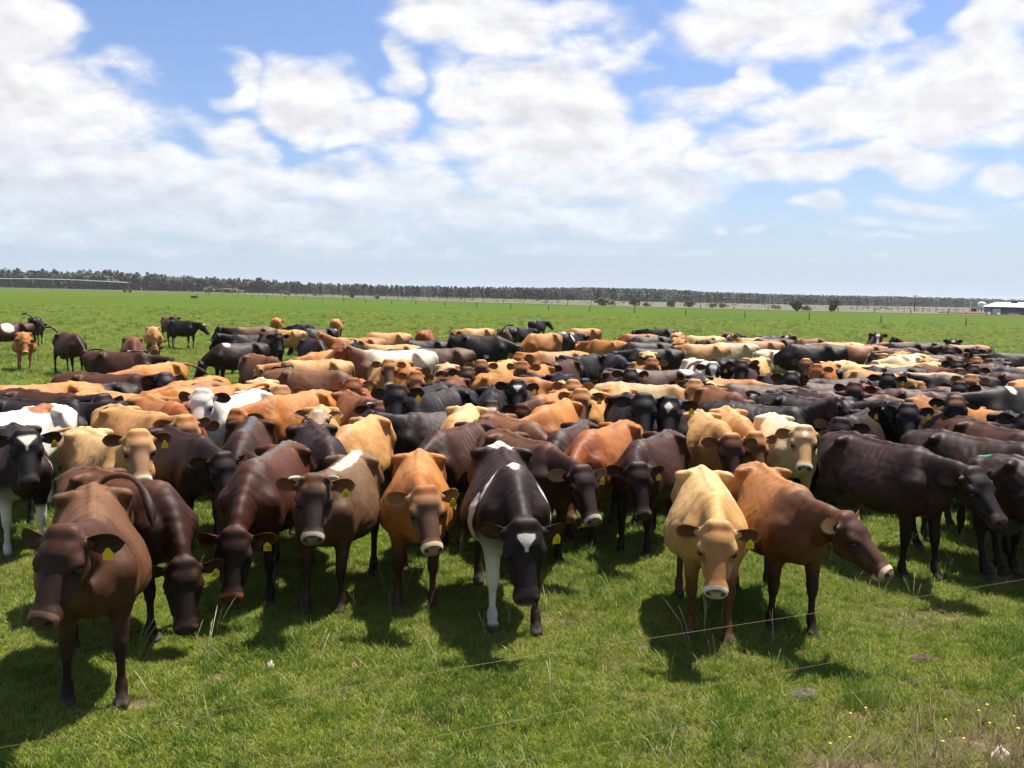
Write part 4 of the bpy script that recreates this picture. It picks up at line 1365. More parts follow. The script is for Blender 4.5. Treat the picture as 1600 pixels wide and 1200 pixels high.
    S = [
        ('bush', bush[0], 234, 454, 16, 6, 'olive bush left of a pair in front of the plantation', 'bush'),
        ('bush', bush[1], 248, 454.2, 14, 6, 'olive bush right of a pair in front of the plantation', 'bush'),
        ('bush', bush[2], 329, 457.5, 21, 10, 'round olive bush at the field edge, left of its wider twin', 'bush'),
        ('bush', bush[3], 358, 458.3, 27, 8.5, 'wide low olive bush at the field edge', 'bush'),
        ('bush', bush[0], 449, 461.5, 12, 7, 'small olive bush alone before the conifers', 'bush'),
        ('shrub', bush[1], 550, 465.5, 8, 5, 'small dark shrub by a fence post, left of another', 'shrub'),
        ('shrub', bush[2], 590, 467.5, 5, 5, 'tiny dark shrub by a fence post, centre left', 'shrub'),
        ('bush', low[0], 942, 478, 27, 11, 'large dark spreading bush right of the plantation end', 'bush'),
        ('shrub', bush[3], 956.5, 478.2, 6, 10, 'upright dark shrub against the large spreading bush', 'shrub'),
        ('bush', bush[0], 991, 478.6, 15, 11, 'round grey green bush in the dry field', 'bush'),
        ('bush', low[1], 1009, 479.2, 13, 6, 'low dark bush beside the round grey green bush', 'bush'),
        ('bush', bush[2], 1048, 480.2, 12, 8.5, 'dome shaped bush in the middle of the dry field', 'bush'),
        ('bush', bush[1], 1077, 480.3, 16, 8.5, 'broad dome bush right of the dome shaped one', 'bush'),
        ('bush', low[2], 1114, 481.6, 11, 6, 'low bush left of the tallest dry field bush', 'bush'),
        ('bush', bush[3], 1127.5, 481.8, 14, 9.5, 'tallest of the dry field bushes', 'bush'),
        ('bush', low[0], 1211.6, 483.6, 13, 6.5, 'lone low bush left of the leaning tree', 'bush'),
        ('tree', bush[3], 1246, 486.5, 16, 18, 'thin crowned grey tree behind the pasture fence', 'tree'),
        ('bush', low[1], 1259, 485.5, 15, 7, 'dark bush hugging the thin crowned grey tree', 'bush'),
        ('tree', bush[1], 1302.5, 488.2, 18, 20, 'round topped olive tree at the end of the dry field', 'tree'),
        ('shrub', bush[2], 887, 471, 3.5, 11, 'slim sapling at the end of the plantation, left one', 'shrub'),
        ('shrub', bush[1], 894, 471, 4, 11, 'slim sapling at the end of the plantation, right one', 'shrub'),
    ]
    for k, (nm, me, x, y, w, h, lb, ct) in enumerate(S):
        tree_at(nm, me, x, y, w, h, lb, ct, 'bushes beyond the pasture' if ct != 'tree' else None, k)


build_background()


# ------------------------------------------------------------------ fences, sheds, irrigator
def build_farm():
    wood = simple_mat('weathered_post_wood', (.075, .06, .048), .9, .3, 6)
    wire = simple_mat('fence_wire', (.16, .15, .14), .6, .1, 2, .3)
    # pasture fence: posts every eleven metres on a straight line
    p0, p1 = at(1511, 510), at(774, 481)
    dv = (p1 - p0); dv /= np.linalg.norm(dv)
    root = bpy.data.objects.new('post_and_wire_fence', None); COL.objects.link(root)
    root.location = tuple(p0)
    tag(root, 'post and wire fence running away across the pasture', 'fence')
    pm = MB().tube([(0, 0, -.3), (0, 0, 1.0), (0, 0, 1.02)], [.075, .07, .05], 8)
    first = pm.build('post', wood, root, True)
    ts = list(np.arange(-3, 24) * 11.3)
    for k, t in enumerate(ts):
        o = first if k == 0 else first.copy()
        if k: COL.objects.link(o); o.parent = root
        rr_ = random.Random(k)
        o.location = tuple(dv * t + np.array([rr_.uniform(-.3, .3), 0, rr_.uniform(-.06, .06)]))
        o.rotation_euler = (rr_.uniform(-.03, .03), rr_.uniform(-.03, .03), 0)
    for z in (.35, .62, .88):
        MB().tube([tuple(dv * t + np.array([0, 0, z])) for t in (ts[0], ts[-1])], .006, 4).build('wire', wire, root)
    # boundary fence along the far edge of the field
    root = bpy.data.objects.new('boundary_fence', None); COL.objects.link(root)
    tag(root, 'dark boundary fence along the far edge of the green field', 'fence')
    b2 = MB().box((0, 0, .55), (.16, .16, 1.3)); f2 = b2.build('post', wood, root)
    pts = [np.array(p) for p in EDGE[1:-1]]
    k = 0
    for a, c in zip(pts[:-1], pts[1:]):
        L = np.linalg.norm(c - a)
        for s in np.arange(0, L, 9.0):
            q = a + (c - a) * s / L
            o = f2 if k == 0 else f2.copy()
            if k: COL.objects.link(o); o.parent = root
            o.location = (q[0], q[1], 0); o.scale = (1, 1, random.Random(k).uniform(.7, 1.15)); k += 1
        for z in (.5, .95):
            MB().tube([(*a, z), (*c, z)], .02, 4).build('wire', wire, root)
    # electric fence in front of the herd: three strands
    tape = simple_mat('electric_fence_twine', (.17, .105, .06), .6, .15, 40, .3)
    post = simple_mat('fence_post_wood', (.20, .16, .12), .85, .3, 8)
    root = bpy.data.objects.new('electric_fence', None); COL.objects.link(root)
    tag(root, 'three strand electric fence of thin tan twine across the foreground', 'fence')
    for (xa, ya, xb, yb, z) in ((0, 1160, 1600, 899, .90), (800, 1133, 1600, 990, .56), (1320, 1102, 1600, 1043, .33)):
        A, Bp = at(0, 1160, .90), at(1600, 899, .90)
        d = (Bp - A)
        pts = []
        for t in np.linspace(-.9, 1.6, 60):
            q = A + d * t
            sag = -.03 * math.sin(math.pi * ((t + .9) % 1.25) / 1.25)
            pts.append((q[0], q[1], z + sag))
        MB().tube(pts, .0010, 6).build('strand', tape, root)
    for t in (-.9, .35 + 1.25 if False else 1.6):
        q = A + d * t
        MB().tube([(q[0], q[1], -.3), (q[0], q[1], 1.1)], [.045, .04], 10).build('post', post, root, True)
    # sheds
    Yw = at(1560, 492)[1]
    xl = at_y(1541, 492, Yw)[0]
    white = simple_mat('white_roof_sheet', (.78, .78, .76), .5, .06, .5); navy = simple_mat('navy_wall_sheet', (.030, .036, .085), .5, .15, .4)
    pink = simple_mat('pale_door_sheet', (.55, .48, .44), .6, .1, 1); dk = simple_mat('dark_opening', (.02, .02, .025), .7, .1, 1)
    root = bpy.data.objects.new('farm_shed', None); COL.objects.link(root); root.location = (xl + 1.2, Yw, 0); root.rotation_euler = (0, 0, R(-15))
    tag(root, 'long navy farm shed with a white metal roof at right', 'shed')
    Ln, Dp, He, Hr = 30.0, 8.0, 2.3, 3.5
    MB().box((Ln / 2, Dp / 2, He / 2), (Ln, Dp, He)).build('wall', navy, root)
    rb = MB()
    rb.poly([(-.4, -.5, He - .05), (Ln + .4, -.5, He - .05), (Ln + .4, Dp / 2, Hr), (2.0, Dp / 2, Hr)]); rb.poly([(2.0, Dp / 2, Hr), (Ln + .4, Dp / 2, Hr), (Ln + .4, Dp + .5, He - .05), (-.4, Dp + .5, He - .05)])
    rb.poly([(-.4, Dp + .5, He - .05), (-.4, -.5, He - .05), (2.0, Dp / 2, Hr)]); rb.poly([(-.4, -.5, He - .12), (-.4, Dp + .5, He - .12), (Ln + .4, Dp + .5, He - .12), (Ln + .4, -.5, He - .12)])
    rb.poly([(-.4, -.5, He - .12), (Ln + .4, -.5, He - .12), (Ln + .4, -.5, He - .05), (-.4, -.5, He - .05)])
    rf = rb.build('roof', white, root)
    MB().box((6.5, Dp / 2 - .5, Hr + .15), (1.6, .7, .5)).build('roof_vent', navy, rf)
    MB().box((1.4, -.06, 1.0), (2.0, .12, 1.4)).build('door', pink, root)
    for x in (8.3,): MB().box((x, -.05, .95), (.7, .1, 1.7)).build('doorway', dk, root)
    for k in range(14):
        MB().box((3.0 + k * 2.0 if k < 3 else 3.4 + k * 2.0, -.02, He / 2), (.06, .05, He - .1)).build('wall_rib', navy, root)
    # tank on its stand
    steel = simple_mat('pale_tank_sheet', (.66, .68, .68), .45, .1, 1.2); rust = simple_mat('rusty_steel', (.17, .07, .04), .85, .4, 2)
    q = at(1533, 490.5); root = bpy.data.objects.new('water_tank', None); COL.objects.link(root); root.location = (q[0], q[1], 0)
    tag(root, 'pale cylindrical tank on a rusty stand beside the navy shed', 'tank')
    k = q[1] / FOC
    R1 = 6.2 * k
    MB().lathe([(R1, 7.5 * k), (R1, 14.5 * k), (R1 * .97, 16.8 * k), (R1 * .5, 18.6 * k), (.05, 19 * k)], n=24).build('tank_body', steel, root, True)
    for a in range(6):
        MB().box((math.cos(a * 1.047) * R1 * .8, math.sin(a * 1.047) * R1 * .8, 3.7 * k), (.14, .14, 7.4 * k)).build('stand_leg', rust, root)
    MB().box((0, 0, 7.4 * k), (R1 * 1.9, R1 * 1.9, .15)).build('stand_deck', rust, root)
    # small drums
    for px, py, r_, lb in ((1541, 491.5, 1.9, 'white drum left of the pale shed door'), (1545.5, 491, 1.9, 'white drum just right of the leftmost drum'), (1560, 491.8, 2.2, 'white drum standing alone before the navy wall')):
        q = at(px, py + 1.2); k = q[1] / FOC
        o = MB().lathe([(r_ * k, 0), (r_ * 1.04 * k, 1 * k), (r_ * k, 1.2 * k), (r_ * k, 2.6 * k), (r_ * .85 * k, 3.1 * k), (.02, 3.3 * k)], n=14).build('drum', white, None, True, (q[0], q[1], .1))
        tag(o, lb, 'drum', 'drums by the shed')
    q = at(1521.5, 487.6); k = q[1] / FOC
    b = MB().box((0, 0, 2.9 * k), (6 * k, 1.2, 5 * k)); b.box((0, 0, .2), (6.4 * k, 1.4, .3)); b.box((0, 0, 5.5 * k), (6.3 * k, 1.4, .16))
    tag(b.build('steel_bin', dk, None, False, (q[0], q[1], .05)), 'dark square bin left of the tank', 'bin')
    # red earth bank by the yard
    bm_ = MB(); rr_ = random.Random(2)
    q0, q1 = at(1470, 489.5), at(1590, 492.8)
    for s in range(46):
        t = s / 45; c = q0 + (q1 - q0) * t
        rad = rr_.uniform(.5, 1.1)
        bm_.lathe([(rad * 1.5, -.1), (rad * 1.2, .18 * rad), (rad * .7, .42 * rad), (.1, .55 * rad)], (c[0] + rr_.uniform(-.5, .5), c[1] + rr_.uniform(-1, 1), .1), 9)
    o = bm_.build('earth_bank', simple_mat('red_bank_earth', (.13, .062, .038), .9, .4, .6), None, True); tag(o, 'low bank of red earth in front of the shed yard', 'bank')
    # yard rails left of the shed
    rails = simple_mat('yard_rail_steel', (.10, .085, .08), .8, .3, 2)
    root = bpy.data.objects.new('yard_rail', None); COL.objects.link(root); tag(root, 'dark rail fence of the cattle yard left of the shed', 'fence')
    a, c = at(1330, 484.2), at(1515, 489.6)
    fp = MB().box((0, 0, .6), (.14, .14, 1.3)).build('post', rails, root)
    for k in range(20):
        o = fp if k == 0 else fp.copy()
        if k: COL.objects.link(o); o.parent = root
        v = a + (c - a) * k / 19; o.location = tuple(v)
    for z in (.5, 1.05):
        MB().tube([(a[0], a[1], z), (c[0], c[1], z)], .04, 6).build('rail', rails, root)
    # power pole
    q = at(1428.5, 487); k = q[1] / FOC
    root = bpy.data.objects.new('power_pole', None); COL.objects.link(root); root.location = (q[0], q[1], 0); tag(root, 'wooden power pole with a crossarm standing left of the shed', 'power pole')
    MB().tube([(0, 0, 0), (0, 0, 26 * k)], [.17, .12], 10).build('pole', wood, root, True)
    MB().box((0, -.16, 24.2 * k), (2.0, .1, .14)).build('crossarm', wood, root)
    for x in (-.85, 0.4, .85): MB().lathe([(.05, 0), (.07, .12), (.03, .2)], (x, -.16, 24.2 * k + .07), 8).build('insulator', steel, root)
    q = at(1195.3, 480.5); k = q[1] / FOC
    root = bpy.data.objects.new('power_pole', None); COL.objects.link(root); root.location = (q[0], q[1], 0); tag(root, 'thin short pole standing in the dry field left of the trees', 'power pole')
    MB().tube([(0, 0, 0), (0, 0, 9 * k)], [.12, .09], 8).build('pole', wood, root, True)
    MB().box((0, -.1, 8.6 * k), (.8, .08, .1)).build('crossarm', wood, root)
    # centre pivot irrigator
    galv = simple_mat('galvanised_pipe', (.62, .63, .60), .45, .12, .6, .0, .4)
    q = at(199, 457.2); D = q[1]
    root = bpy.data.objects.new('pivot_irrigator', None); COL.objects.link(root); root.location = (q[0], q[1], 0)
    tag(root, 'long irrigation boom with drop pipes and a rusty wheeled tower', 'irrigator')
    top = at_y(199, 442, D)[2]
    pts = []
    for px in np.linspace(-240, 199, 30):
        yy = np.interp(px, [-240, -20, 60, 120, 199], [437, 435.2, 435.8, 437.5, 441.6])
        v = at_y(px, yy, D) - q; pts.append(tuple(v))
    MB().tube(pts, .16, 8).build('pipe', galv, root, True)
    P = np.array(pts)
    for px in (-212, -182, -150, -118, -86, -54, -16, 18, 51, 82.5, 112.5, 141):
        v = at_y(px, 440, D) - q; z = np.interp(v[0], P[:, 0], P[:, 2])
        ln = 2.6 if px < 100 else 1.6
        b = MB().tube([(v[0], 0, z), (v[0], 0, z - ln * .8), (v[0], 0, z - ln)], [.05, .05, .08], 6); b.build('drop_pipe', galv, root)
    for sx in (-1, 1):
        for sy in (-1, 1):
            MB().tube([(sx * .25, sy * .2, top - .2), (sx * 1.1, sy * .8, .45)], .09, 6).build('tower_leg', rust, root)
    MB().box((0, 0, .5), (3.0, .25, .3)).build('axle_beam', rust, root); MB().box((.4, -.2, 2.2), (.8, .5, .9)).build('motor_box', rust, root)
    for sx in (-1.3, 1.3):
        w = MB(); w.tube([(sx, -.2, .62), (sx, .2, .62)], [.62, .62], 16); w.build('wheel', rust, root)
    # trough, heaps and loose cattle beyond the fence
    q = at(304, 466); k = q[1] / FOC
    root = bpy.data.objects.new('water_trough', None); COL.objects.link(root); root.location = (q[0], q[1], 0); tag(root, 'low rusty trough lying in the field left of the herd', 'trough')
    b = MB().box((0, .45, .35), (10 * k, .08, .6)); b.box((0, -.45, .35), (10 * k, .08, .6)); b.box((-4.9 * k, 0, .35), (.08, .8, .6)); b.box((4.9 * k, 0, .35), (.08, .8, .6)); b.box((0, 0, .12), (9.8 * k, .8, .06)); b.build('basin', rust, root)
    for s in (-3.4, 3.4): MB().box((s * k, 0, .05), (.3, 1.1, .14)).build('foot', rust, root)


build_farm()

# ------------------------------------------------------------------ air
def build_haze(density):
    m = bpy.data.materials.new('haze_air'); m.use_nodes = True
    nt = m.node_tree; nt.nodes.clear()
    out = nt.nodes.new('ShaderNodeOutputMaterial'); v = nt.nodes.new('ShaderNodeVolumePrincipled')
    v.inputs['Color'].default_value = (.93, .95, 1.0, 1); v.inputs['Density'].default_value = density; v.inputs['Anisotropy'].default_value = .3
    nt.links.new(v.outputs[0], out.inputs['Volume'])
    m.cycles.homogeneous_volume = True
    o = MB().box((0, 3350, 12), (12200, 7500, 26)).build('haze', m)
    o['kind'] = 'stuff'
    return o


build_haze(.00011)
# ------------------------------------------------------------------ the herd
NECK = {'U': (40, 42), 'L': (34, 52), 'l': (20, 56), 'D': (-12, 62), 'd': (-30, 64), 'G': (-62, 72), 'R': (38, -5), 'S': (18, 32), 'F': (0, 20)}
W, B = WHITE, (.014, .010, .0095)
RB = (.10, .032, .012)
ANCH = {'r': (-.58, 0, 1.26), 'm': (-.1, 0, 1.24), 'w': (.46, 0, 1.265), 'f': (.55, 0, 0), 't': (-.80, 0, 1.22)}
# anchor, photo x, y, heading (0 = towards the camera, 90 = to the right), neck, heading of the head, coat, label, more
HERD = [
 # ---- front row
 ('f', 150, 1106, 24, 'L', -31, 'brown', 'mid brown cow nearest the camera, head turned aside, green paint on its rump', dict(tag='', paint=True, brow=(.16,.07,.03), tail='overleft', fat=1.16, pose=(24,56), col=dict(base=(.105,.044,.0175), fore=(.066,.025,.011), top=(.165,.075,.030), head=(.052,.021,.011), leg=(.026,.011,.007)))),
 ('f', 262, 990, 56, 'd', 4, 'choc', 'dark chocolate cow with lowered head and blue paint, beside the nearest brown cow', dict(tag='491', pose=(-38,66), paint=(.03,.10,.24), brow=(.13,.05,.02), col=dict(base=(.085,.032,.014), top=(.12,.045,.018)))),
 ('r', 472, 688, -16, 'd', -8, 'redchoc', 'red tinged dark cow, nose low, pale streak down its neck, orange lit ears', dict(tag='198', paint=True, brow=(.28,.07,.02), stripe=(.10,.075,.06), col=dict(ear=(.16,.035,.012)))),
 ('f', 500, 955, -5, 'L', -3, 'greybrown', 'horned grey brown cow with a cream stripe along its back, looking at camera', dict(horns=True, pose=(25,52), tag='50', fat=1.14, brow=(.30,.16,.06), patch=[(-.25,.03,1.27,.55,.07,.09,(.55,.45,.30))], col=dict(ear=(.27,.13,.05)))),
 ('f', 650, 950, 5, 'L', 14, 'orange', 'bony bright orange cow wearing ear tag 160', dict(tag='160', pose=(13,52), fat=1.14, bony=1.3, col=dict(face=(.11,.05,.028), head=(.33,.16,.065)))),
 ('f', 800, 985, 7, 'd', 8, 'dark', 'black and white cow with heart mark, white foreleg and yellow tag', dict(size=1.09, pose=(-10,64), tag='15', star='heart', paint=True, fat=1.1, patch=[(-.62,.02,1.25,.26,.12,.16,W),(.36,-.16,1.12,.05,.17,.16,W),(.30,-.30,.80,.05,.06,.35,W),(.26,.2,1.0,.05,.13,.30,W),(.45,0,1.28,.09,.05,.08,W)], socks=[(1,-1,.72)], ears=(.35,.2), col=dict(leg=(.03,.018,.012), belly=(.4,.36,.28)))),
 ('p', 903, 734, 34, 'l', 30, 'choc', 'dark cow with white muzzle wearing ear tag 579', dict(tag='579', pose=(5,54), fat=1.1, col=dict(ring=(.62,.5,.38), ear=(.22,.10,.045), earin=(.26,.13,.06), base=(.085,.036,.016), top=(.12,.05,.02), face=(.03,.016,.013)))),
 ('r', 1046, 672, -18, 'D', 22, 'choc', 'dark brown cow, head bowed, just left of the foremost cream cow', dict(tag='', pose=(4,60), bony=1.3, stripe=(.06,.05,.045), col=dict(ear=(.12,.05,.02), ring=(.17,.12,.10)))),
 ('f', 1108, 998, -6, 'D', 0, 'cream', 'cream cow out in front with dark ears and bony hips', dict(tag='71', fat=1.16, bony=1.4, pose=(4, 58), patch=[(-.1,.22,1.2,.12,.05,.1,(.75,.68,.52))], paint=(.30,.36,.18))),
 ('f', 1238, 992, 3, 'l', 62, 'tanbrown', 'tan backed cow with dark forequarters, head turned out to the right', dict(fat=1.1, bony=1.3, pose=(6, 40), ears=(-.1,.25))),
 ('f', 1437, 906, 22, 'l', 46, 'dark', 'large very dark brown cow with tag 51, behind the head turned right', dict(tag='51', pose=(8,44), size=1.06, fat=1.1, col=dict(base=(.036,.017,.011)))),
 ('t', 1552, 700, 82, 'l', 90, 'choc', 'dark cow cut off by the right frame edge, tail hanging', dict(paint=True, switch=(.02,.012,.01))),
 # ---- second row
 ('p', 22, 674, 4, 'D', 4, 'black', 'black cow with white triangle on its forehead and white foreleg, left edge', dict(tag='88', star='triangle', pose=(32,56), patch=[(.42,.02,1.26,.13,.16,.10,W),(.52,.30,1.0,.10,.10,.22,W)], socks=[(1,-1,.9),(1,1,.5)], col=dict(base=(.03,.015,.011), fore=(.025,.013,.01)))),
 ('r', 128, 668, 22, 'L', 4, 'cream', 'cream tan cow with red brown poll behind the dark chocolate back, paint on rump', dict(tag='', tagside=1, paint=True, tail='right', bony=1.3, col=dict(poll=(.30,.10,.03), ear=(.30,.14,.05), base=(.46,.26,.10), face=(.28,.15,.08)))),
 ('r', 256, 664, 22, 'D', 14, 'dark', 'very dark cow with drooping head between the cream tan cow and the dark brown ones', dict(tag='', pose=(8,58), paint=(.02,.12,.06), ears=(.6,.2), col=dict(face=(.022,.016,.016)))),
 ('r', 392, 652, -6, 'd', -20, 'choc', 'dark brown cow with a silvery ridge along its spine, head out of sight', dict(stripe=(.09,.08,.075))),
 ('p', 495, 640, -2, 'R', 0, 'tan', 'pale tan heifer lifting its nose, small white star, curled ears', dict(tag='', star='poll', size=.95, pose=(30, 14), ears=(-.35,.1), col=dict(head=(.30,.19,.10), face=(.26,.16,.09), nose=(.03,.02,.018)))),
 ('r', 553, 650, -20, 'D', -30, 'tan', 'plain pale tan rump close behind the heifer lifting its nose', dict(udd=0)),
 ('p', 610, 652, -62, 'S', -68, 'black', 'black cow in profile facing left, muzzle stretched towards the brown muzzle', dict(tag='', pose=(22, 30), col=dict(base=(.024,.0125,.010), top=(.035,.018,.013)))),
 ('r', 735, 632, -8, 'd', -20, 'cream', 'cream tan cow showing its ribs, under the star faced cow', dict(bony=1.6, udd=.6)),
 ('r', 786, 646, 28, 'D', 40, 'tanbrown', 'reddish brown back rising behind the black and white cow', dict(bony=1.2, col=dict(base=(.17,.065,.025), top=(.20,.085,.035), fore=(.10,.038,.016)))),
 ('r', 886, 656, -18, 'd', -10, 'choc', 'dark brown cow with small white tail mark behind the cow tagged 579', dict(patch=[(-.78,0,1.22,.07,.05,.07,W),(.1,.30,1.05,.03,.05,.12,W),(.05,-.20,1.2,.10,.04,.03,W)], stripe=(.06,.055,.06))),
 ('r', 958, 654, -24, 'D', -4, 'red', 'rust orange cow with hips raised, head low beside tag 579', dict(bony=1.3, tag=None, col=dict(base=(.30,.10,.028), top=(.36,.135,.04), ear=(.17,.06,.022), head=(.20,.065,.022)))),
 ('p', 1150, 682, 16, 'D', 14, 'tan', 'tan cow with dark red brown face lowered behind the foremost cream cow', dict(pose=(10,58), ears=(.15,.1), col=dict(head=(.10,.034,.016), face=(.05,.02,.012), poll=(.13,.036,.014), ear=(.16,.06,.025), base=(.45,.25,.095)))),
 ('p', 1257, 672, 18, 'L', 4, 'pale', 'pale cream cow with tan face and white star, alert ears', dict(tag='', star='small', bony=1.4, pose=(22,48), col=dict(poll=(.22,.08,.03), head=(.50,.30,.13), face=(.46,.27,.12), ear=(.30,.14,.055)))),
 ('p', 1508, 700, 48, 'D', 12, 'choc', 'brown cow with square white forehead, dark painted white rump', dict(star='blaze', paint=True, patch=[(-.72,0,1.24,.12,.13,.10,W),(.2,-.24,1.14,.06,.04,.03,W)], col=dict(head=(.016,.01,.009)))),
 ('p', 1508, 664, 22, 'D', 14, 'dark', 'dark brown cow, head down with a tiny white star, below the orange polled cow', dict(star='small', ears=(.25,.1), horns=False)),
 ('r', 1562, 705, 70, 'D', 70, 'dark', 'dark rump with a green paint smear near the right edge', dict(paint=True)),
 ('r', 1588, 684, 100, 'D', 90, 'brown', 'brown and white rump with green paint at the right frame edge', dict(paint=True, patch=[(-.6,-.25,1.1,.10,.12,.25,W),(-.80,0,1.1,.06,.15,.2,W)], col=dict(base=(.20,.08,.03)))),
 ('p', 1404, 634, 66, 'l', 62, 'black', 'black cow looking down to the right, yellow tag on its near ear', dict(tag='', tagside=-1, pose=(22,48), size=1.05)),
 ('p', 1453, 630, 20, 'L', 4, 'black', 'orange polled dark faced cow with pale muzzle and two yellow tags', dict(tag='', tagside=-1, ears=(.15,.1), col=dict(poll=(.30,.10,.03), ring=(.6,.5,.42), base=(.30,.12,.04), fore=(.05,.02,.012), head=(.03,.014,.01), top=(.36,.15,.05)))),
 ('r', 1497, 629, 35, 'D', 60, 'orange', 'orange rump between the orange polled cow and the tall black and white one', dict(bony=1.3)),
 ('w', 1560, 604, -48, 'D', -62, 'black', 'tall black cow with slanting white shoulder stripe at the right edge', dict(size=1.17, fat=1.12, patch=[(.36,-.2,1.1,.07,.2,.26,W),(.30,.1,1.25,.07,.15,.08,W),(-.1,-.3,1.05,.06,.1,.06,W)])),
 ('p', 22, 640, -70, 'D', -80, 'black', 'black shape at the left edge behind the triangle marked cow', dict()),
 # ---- third row, left
 ('r', 92, 630, -40, 'D', -50, 'pale', 'white cow patched with red brown, behind the triangle marked cow', dict(patch=[(-.35,.05,1.27,.22,.14,.12,(.27,.09,.03)),(.0,-.3,1.05,.13,.1,.13,(.27,.09,.03)),(-.6,-.2,1.1,.12,.1,.12,(.27,.09,.03))], col=dict(base=W, top=W, fore=(.6,.5,.4), leg=W, belly=W))),
 ('p', 200, 638, 66, 'l', 58, 'black', 'black cow in profile above the cream tan cow, muzzle pointing down right', dict(pose=(16,46), ears=(0,.2))),
 ('p', 320, 622, 58, 'L', 40, 'tan', 'fawn cow with white muzzle looking right, painted cream back', dict(tag='', tagside=1, paint=(.25,.42,.14), pose=(16,40), col=dict(head=(.36,.16,.055), face=(.33,.14,.05), ear=(.34,.16,.06), ring=(.7,.62,.52)))),
 ('p', 345, 616, -28, 'L', -20, 'pale', 'white faced cow with black ears partly hidden behind the fawn cow', dict(col=dict(base=W, top=W, head=W, face=W, poll=W, ear=(.02,.015,.012), earin=(.04,.02,.015), fore=W, leg=W), patch=[(.2,.28,1.0,.22,.07,.06,B)])),
 ('p', 425, 610, 12, 'l', 6, 'tan', 'tan cow with shaggy tan poll and dark muzzled face, head lowered', dict(tag='', ears=(-.2,.15), col=dict(poll=(.38,.19,.07), base=(.50,.31,.14), top=(.58,.4,.2)))),
 ('p', 567, 634, 18, 'D', 14, 'redchoc', 'red brown cow with one curled horn and dark face', dict(horns=True, pose=(18,56), col=dict(poll=(.25,.075,.022), base=(.20,.07,.024), top=(.24,.09,.03), ring=(.55,.45,.33), ear=(.18,.06,.02)))),
 ('r', 512, 610, -40, 'D', -30, 'orange', 'orange back between the shaggy polled tan cow and the red faced one', dict(bony=1.3)),
 ('p', 533, 600, -8, 'L', 4, 'red', 'red faced cow with wide pale ears above the orange back', dict(tag='', ears=(.1,.1), col=dict(ear=(.34,.15,.055), earin=(.3,.13,.05)))),
 ('p', 625, 607, -38, 'L', -6, 'black', 'jet black cow facing the camera with spread ears, left of centre', dict(tag='', size=1.05)),
 ('r', 700, 598, -22, 'D', -40, 'black', 'broad black back filling the gap beside the jet black cow', dict(size=1.08, fat=1.15)),
 ('p', 725, 604, -6, 'l', 0, 'brown', 'brown faced cow with tan ears and yellow tag, beside the diamond star cow', dict(tag='', ears=(.15,.1), col=dict(ear=(.32,.14,.055), earin=(.3,.14,.06), head=(.12,.05,.022)))),
 ('p', 795, 598, -4, 'L', 0, 'black', 'black cow with a white diamond on its forehead, tagged ear, centre', dict(tag='', star='heart', size=1.02, col=dict(base=(.05,.022,.013), top=(.06,.028,.016)))),
 ('p', 779, 632, -2, 'l', 4, 'black', 'black faced cow with a white heart star above the ribby cream cow', dict(star='heart', ears=(.2,.1), pose=(12,58), col=dict(poll=(.20,.09,.035)))),
 ('p', 850, 638, -26, 'l', -16, 'redchoc', 'dark red cow with shaggy poll and drooped black ears', dict(ears=(.3,.1), pose=(10,60), col=dict(poll=(.12,.035,.013), base=(.34,.13,.038), top=(.40,.17,.05)))),
 ('r', 893, 622, -18, 'D', -30, 'orange', 'orange rump behind the shaggy polled dark red cow', dict()),
 ('p', 858, 598, 6, 'l', 0, 'black', 'black cow with a small white star, right of the diamond star cow', dict(star='small')),
 ('p', 890, 598, 14, 'l', 34, 'black', 'black cow looking right beside the small star cow', dict(tag='', ears=(.1,.1), col=dict(ring=(.5,.42,.38), ear=(.12,.05,.02)))),
 ('p', 921, 604, 10, 'L', 0, 'tan', 'tan cow with reddish poll hidden behind the grey faced tan cow', dict(col=dict(poll=(.32,.12,.04)))),
 ('p', 931, 622, 4, 'l', 4, 'tan', 'tan cow with grey face and pale muzzle, between black faces', dict(tag='', ears=(-.05,.1), col=dict(face=(.10,.06,.042)))),
 ('p', 1010, 620, 10, 'L', 2, 'black', 'black cow with shaggy poll facing the camera, right of the grey faced tan cow', dict(size=1.06, ears=(.1,.15))),
 ('p', 1067, 628, 0, 'L', -2, 'black', 'black cow with white diamond star and tags in both ears', dict(tag='', star='diamond', size=1.02)),
 ('r', 1122, 632, 10, 'D', 20, 'tan', 'tan hips standing between the two tag diamond cow and the red polled cow', dict(bony=1.4)),
 ('p', 1160, 632, 24, 'L', 10, 'brown', 'red polled brown cow with pale muzzle and pricked pale ears', dict(tag='', ears=(-.35,.1), pose=(12,52), col=dict(poll=(.17,.045,.015), ring=(.62,.52,.42), ear=(.36,.19,.08), base=(.14,.055,.02), head=(.12,.042,.018)))),
 ('p', 1192, 616, -6, 'l', -18, 'black', 'black cow with head tilted down behind the red polled brown cow', dict()),
 ('p', 1105, 600, -8, 'l', -4, 'black', 'black head with tufted poll in front of the long grey tan back', dict(tag='', col=dict(poll=(.10,.06,.03)))),
 ('m', 1265, 622, 72, 'l', 86, 'choc', 'dark brown cow with curved neck and tail laid over its back', dict(paint=(.18,.30,.2), patch=[(-.78,0,1.22,.05,.05,.05,W)], tail='over', size=1.04)),
 ('w', 1292, 647, 66, 'D', 70, 'dark', 'dark brown shoulder right above the pale cream cow', dict()),
 ('p', 1312, 626, 78, 'L', 105, 'black', 'black head turned away to the right with a folded ear', dict()),
 ('p', 1352, 628, 30, 'l', 24, 'dark', 'dark cow with small white poll mark behind the black profile', dict(star='poll', tag='', tagside=1)),
 # ---- long side-on backs
 ('m', 1010, 602, 84, 'D', 88, 'tan', 'long grey tan back standing side on behind the black heads', dict(size=1.02, col=dict(base=(.36,.24,.11), top=(.46,.33,.17)))),
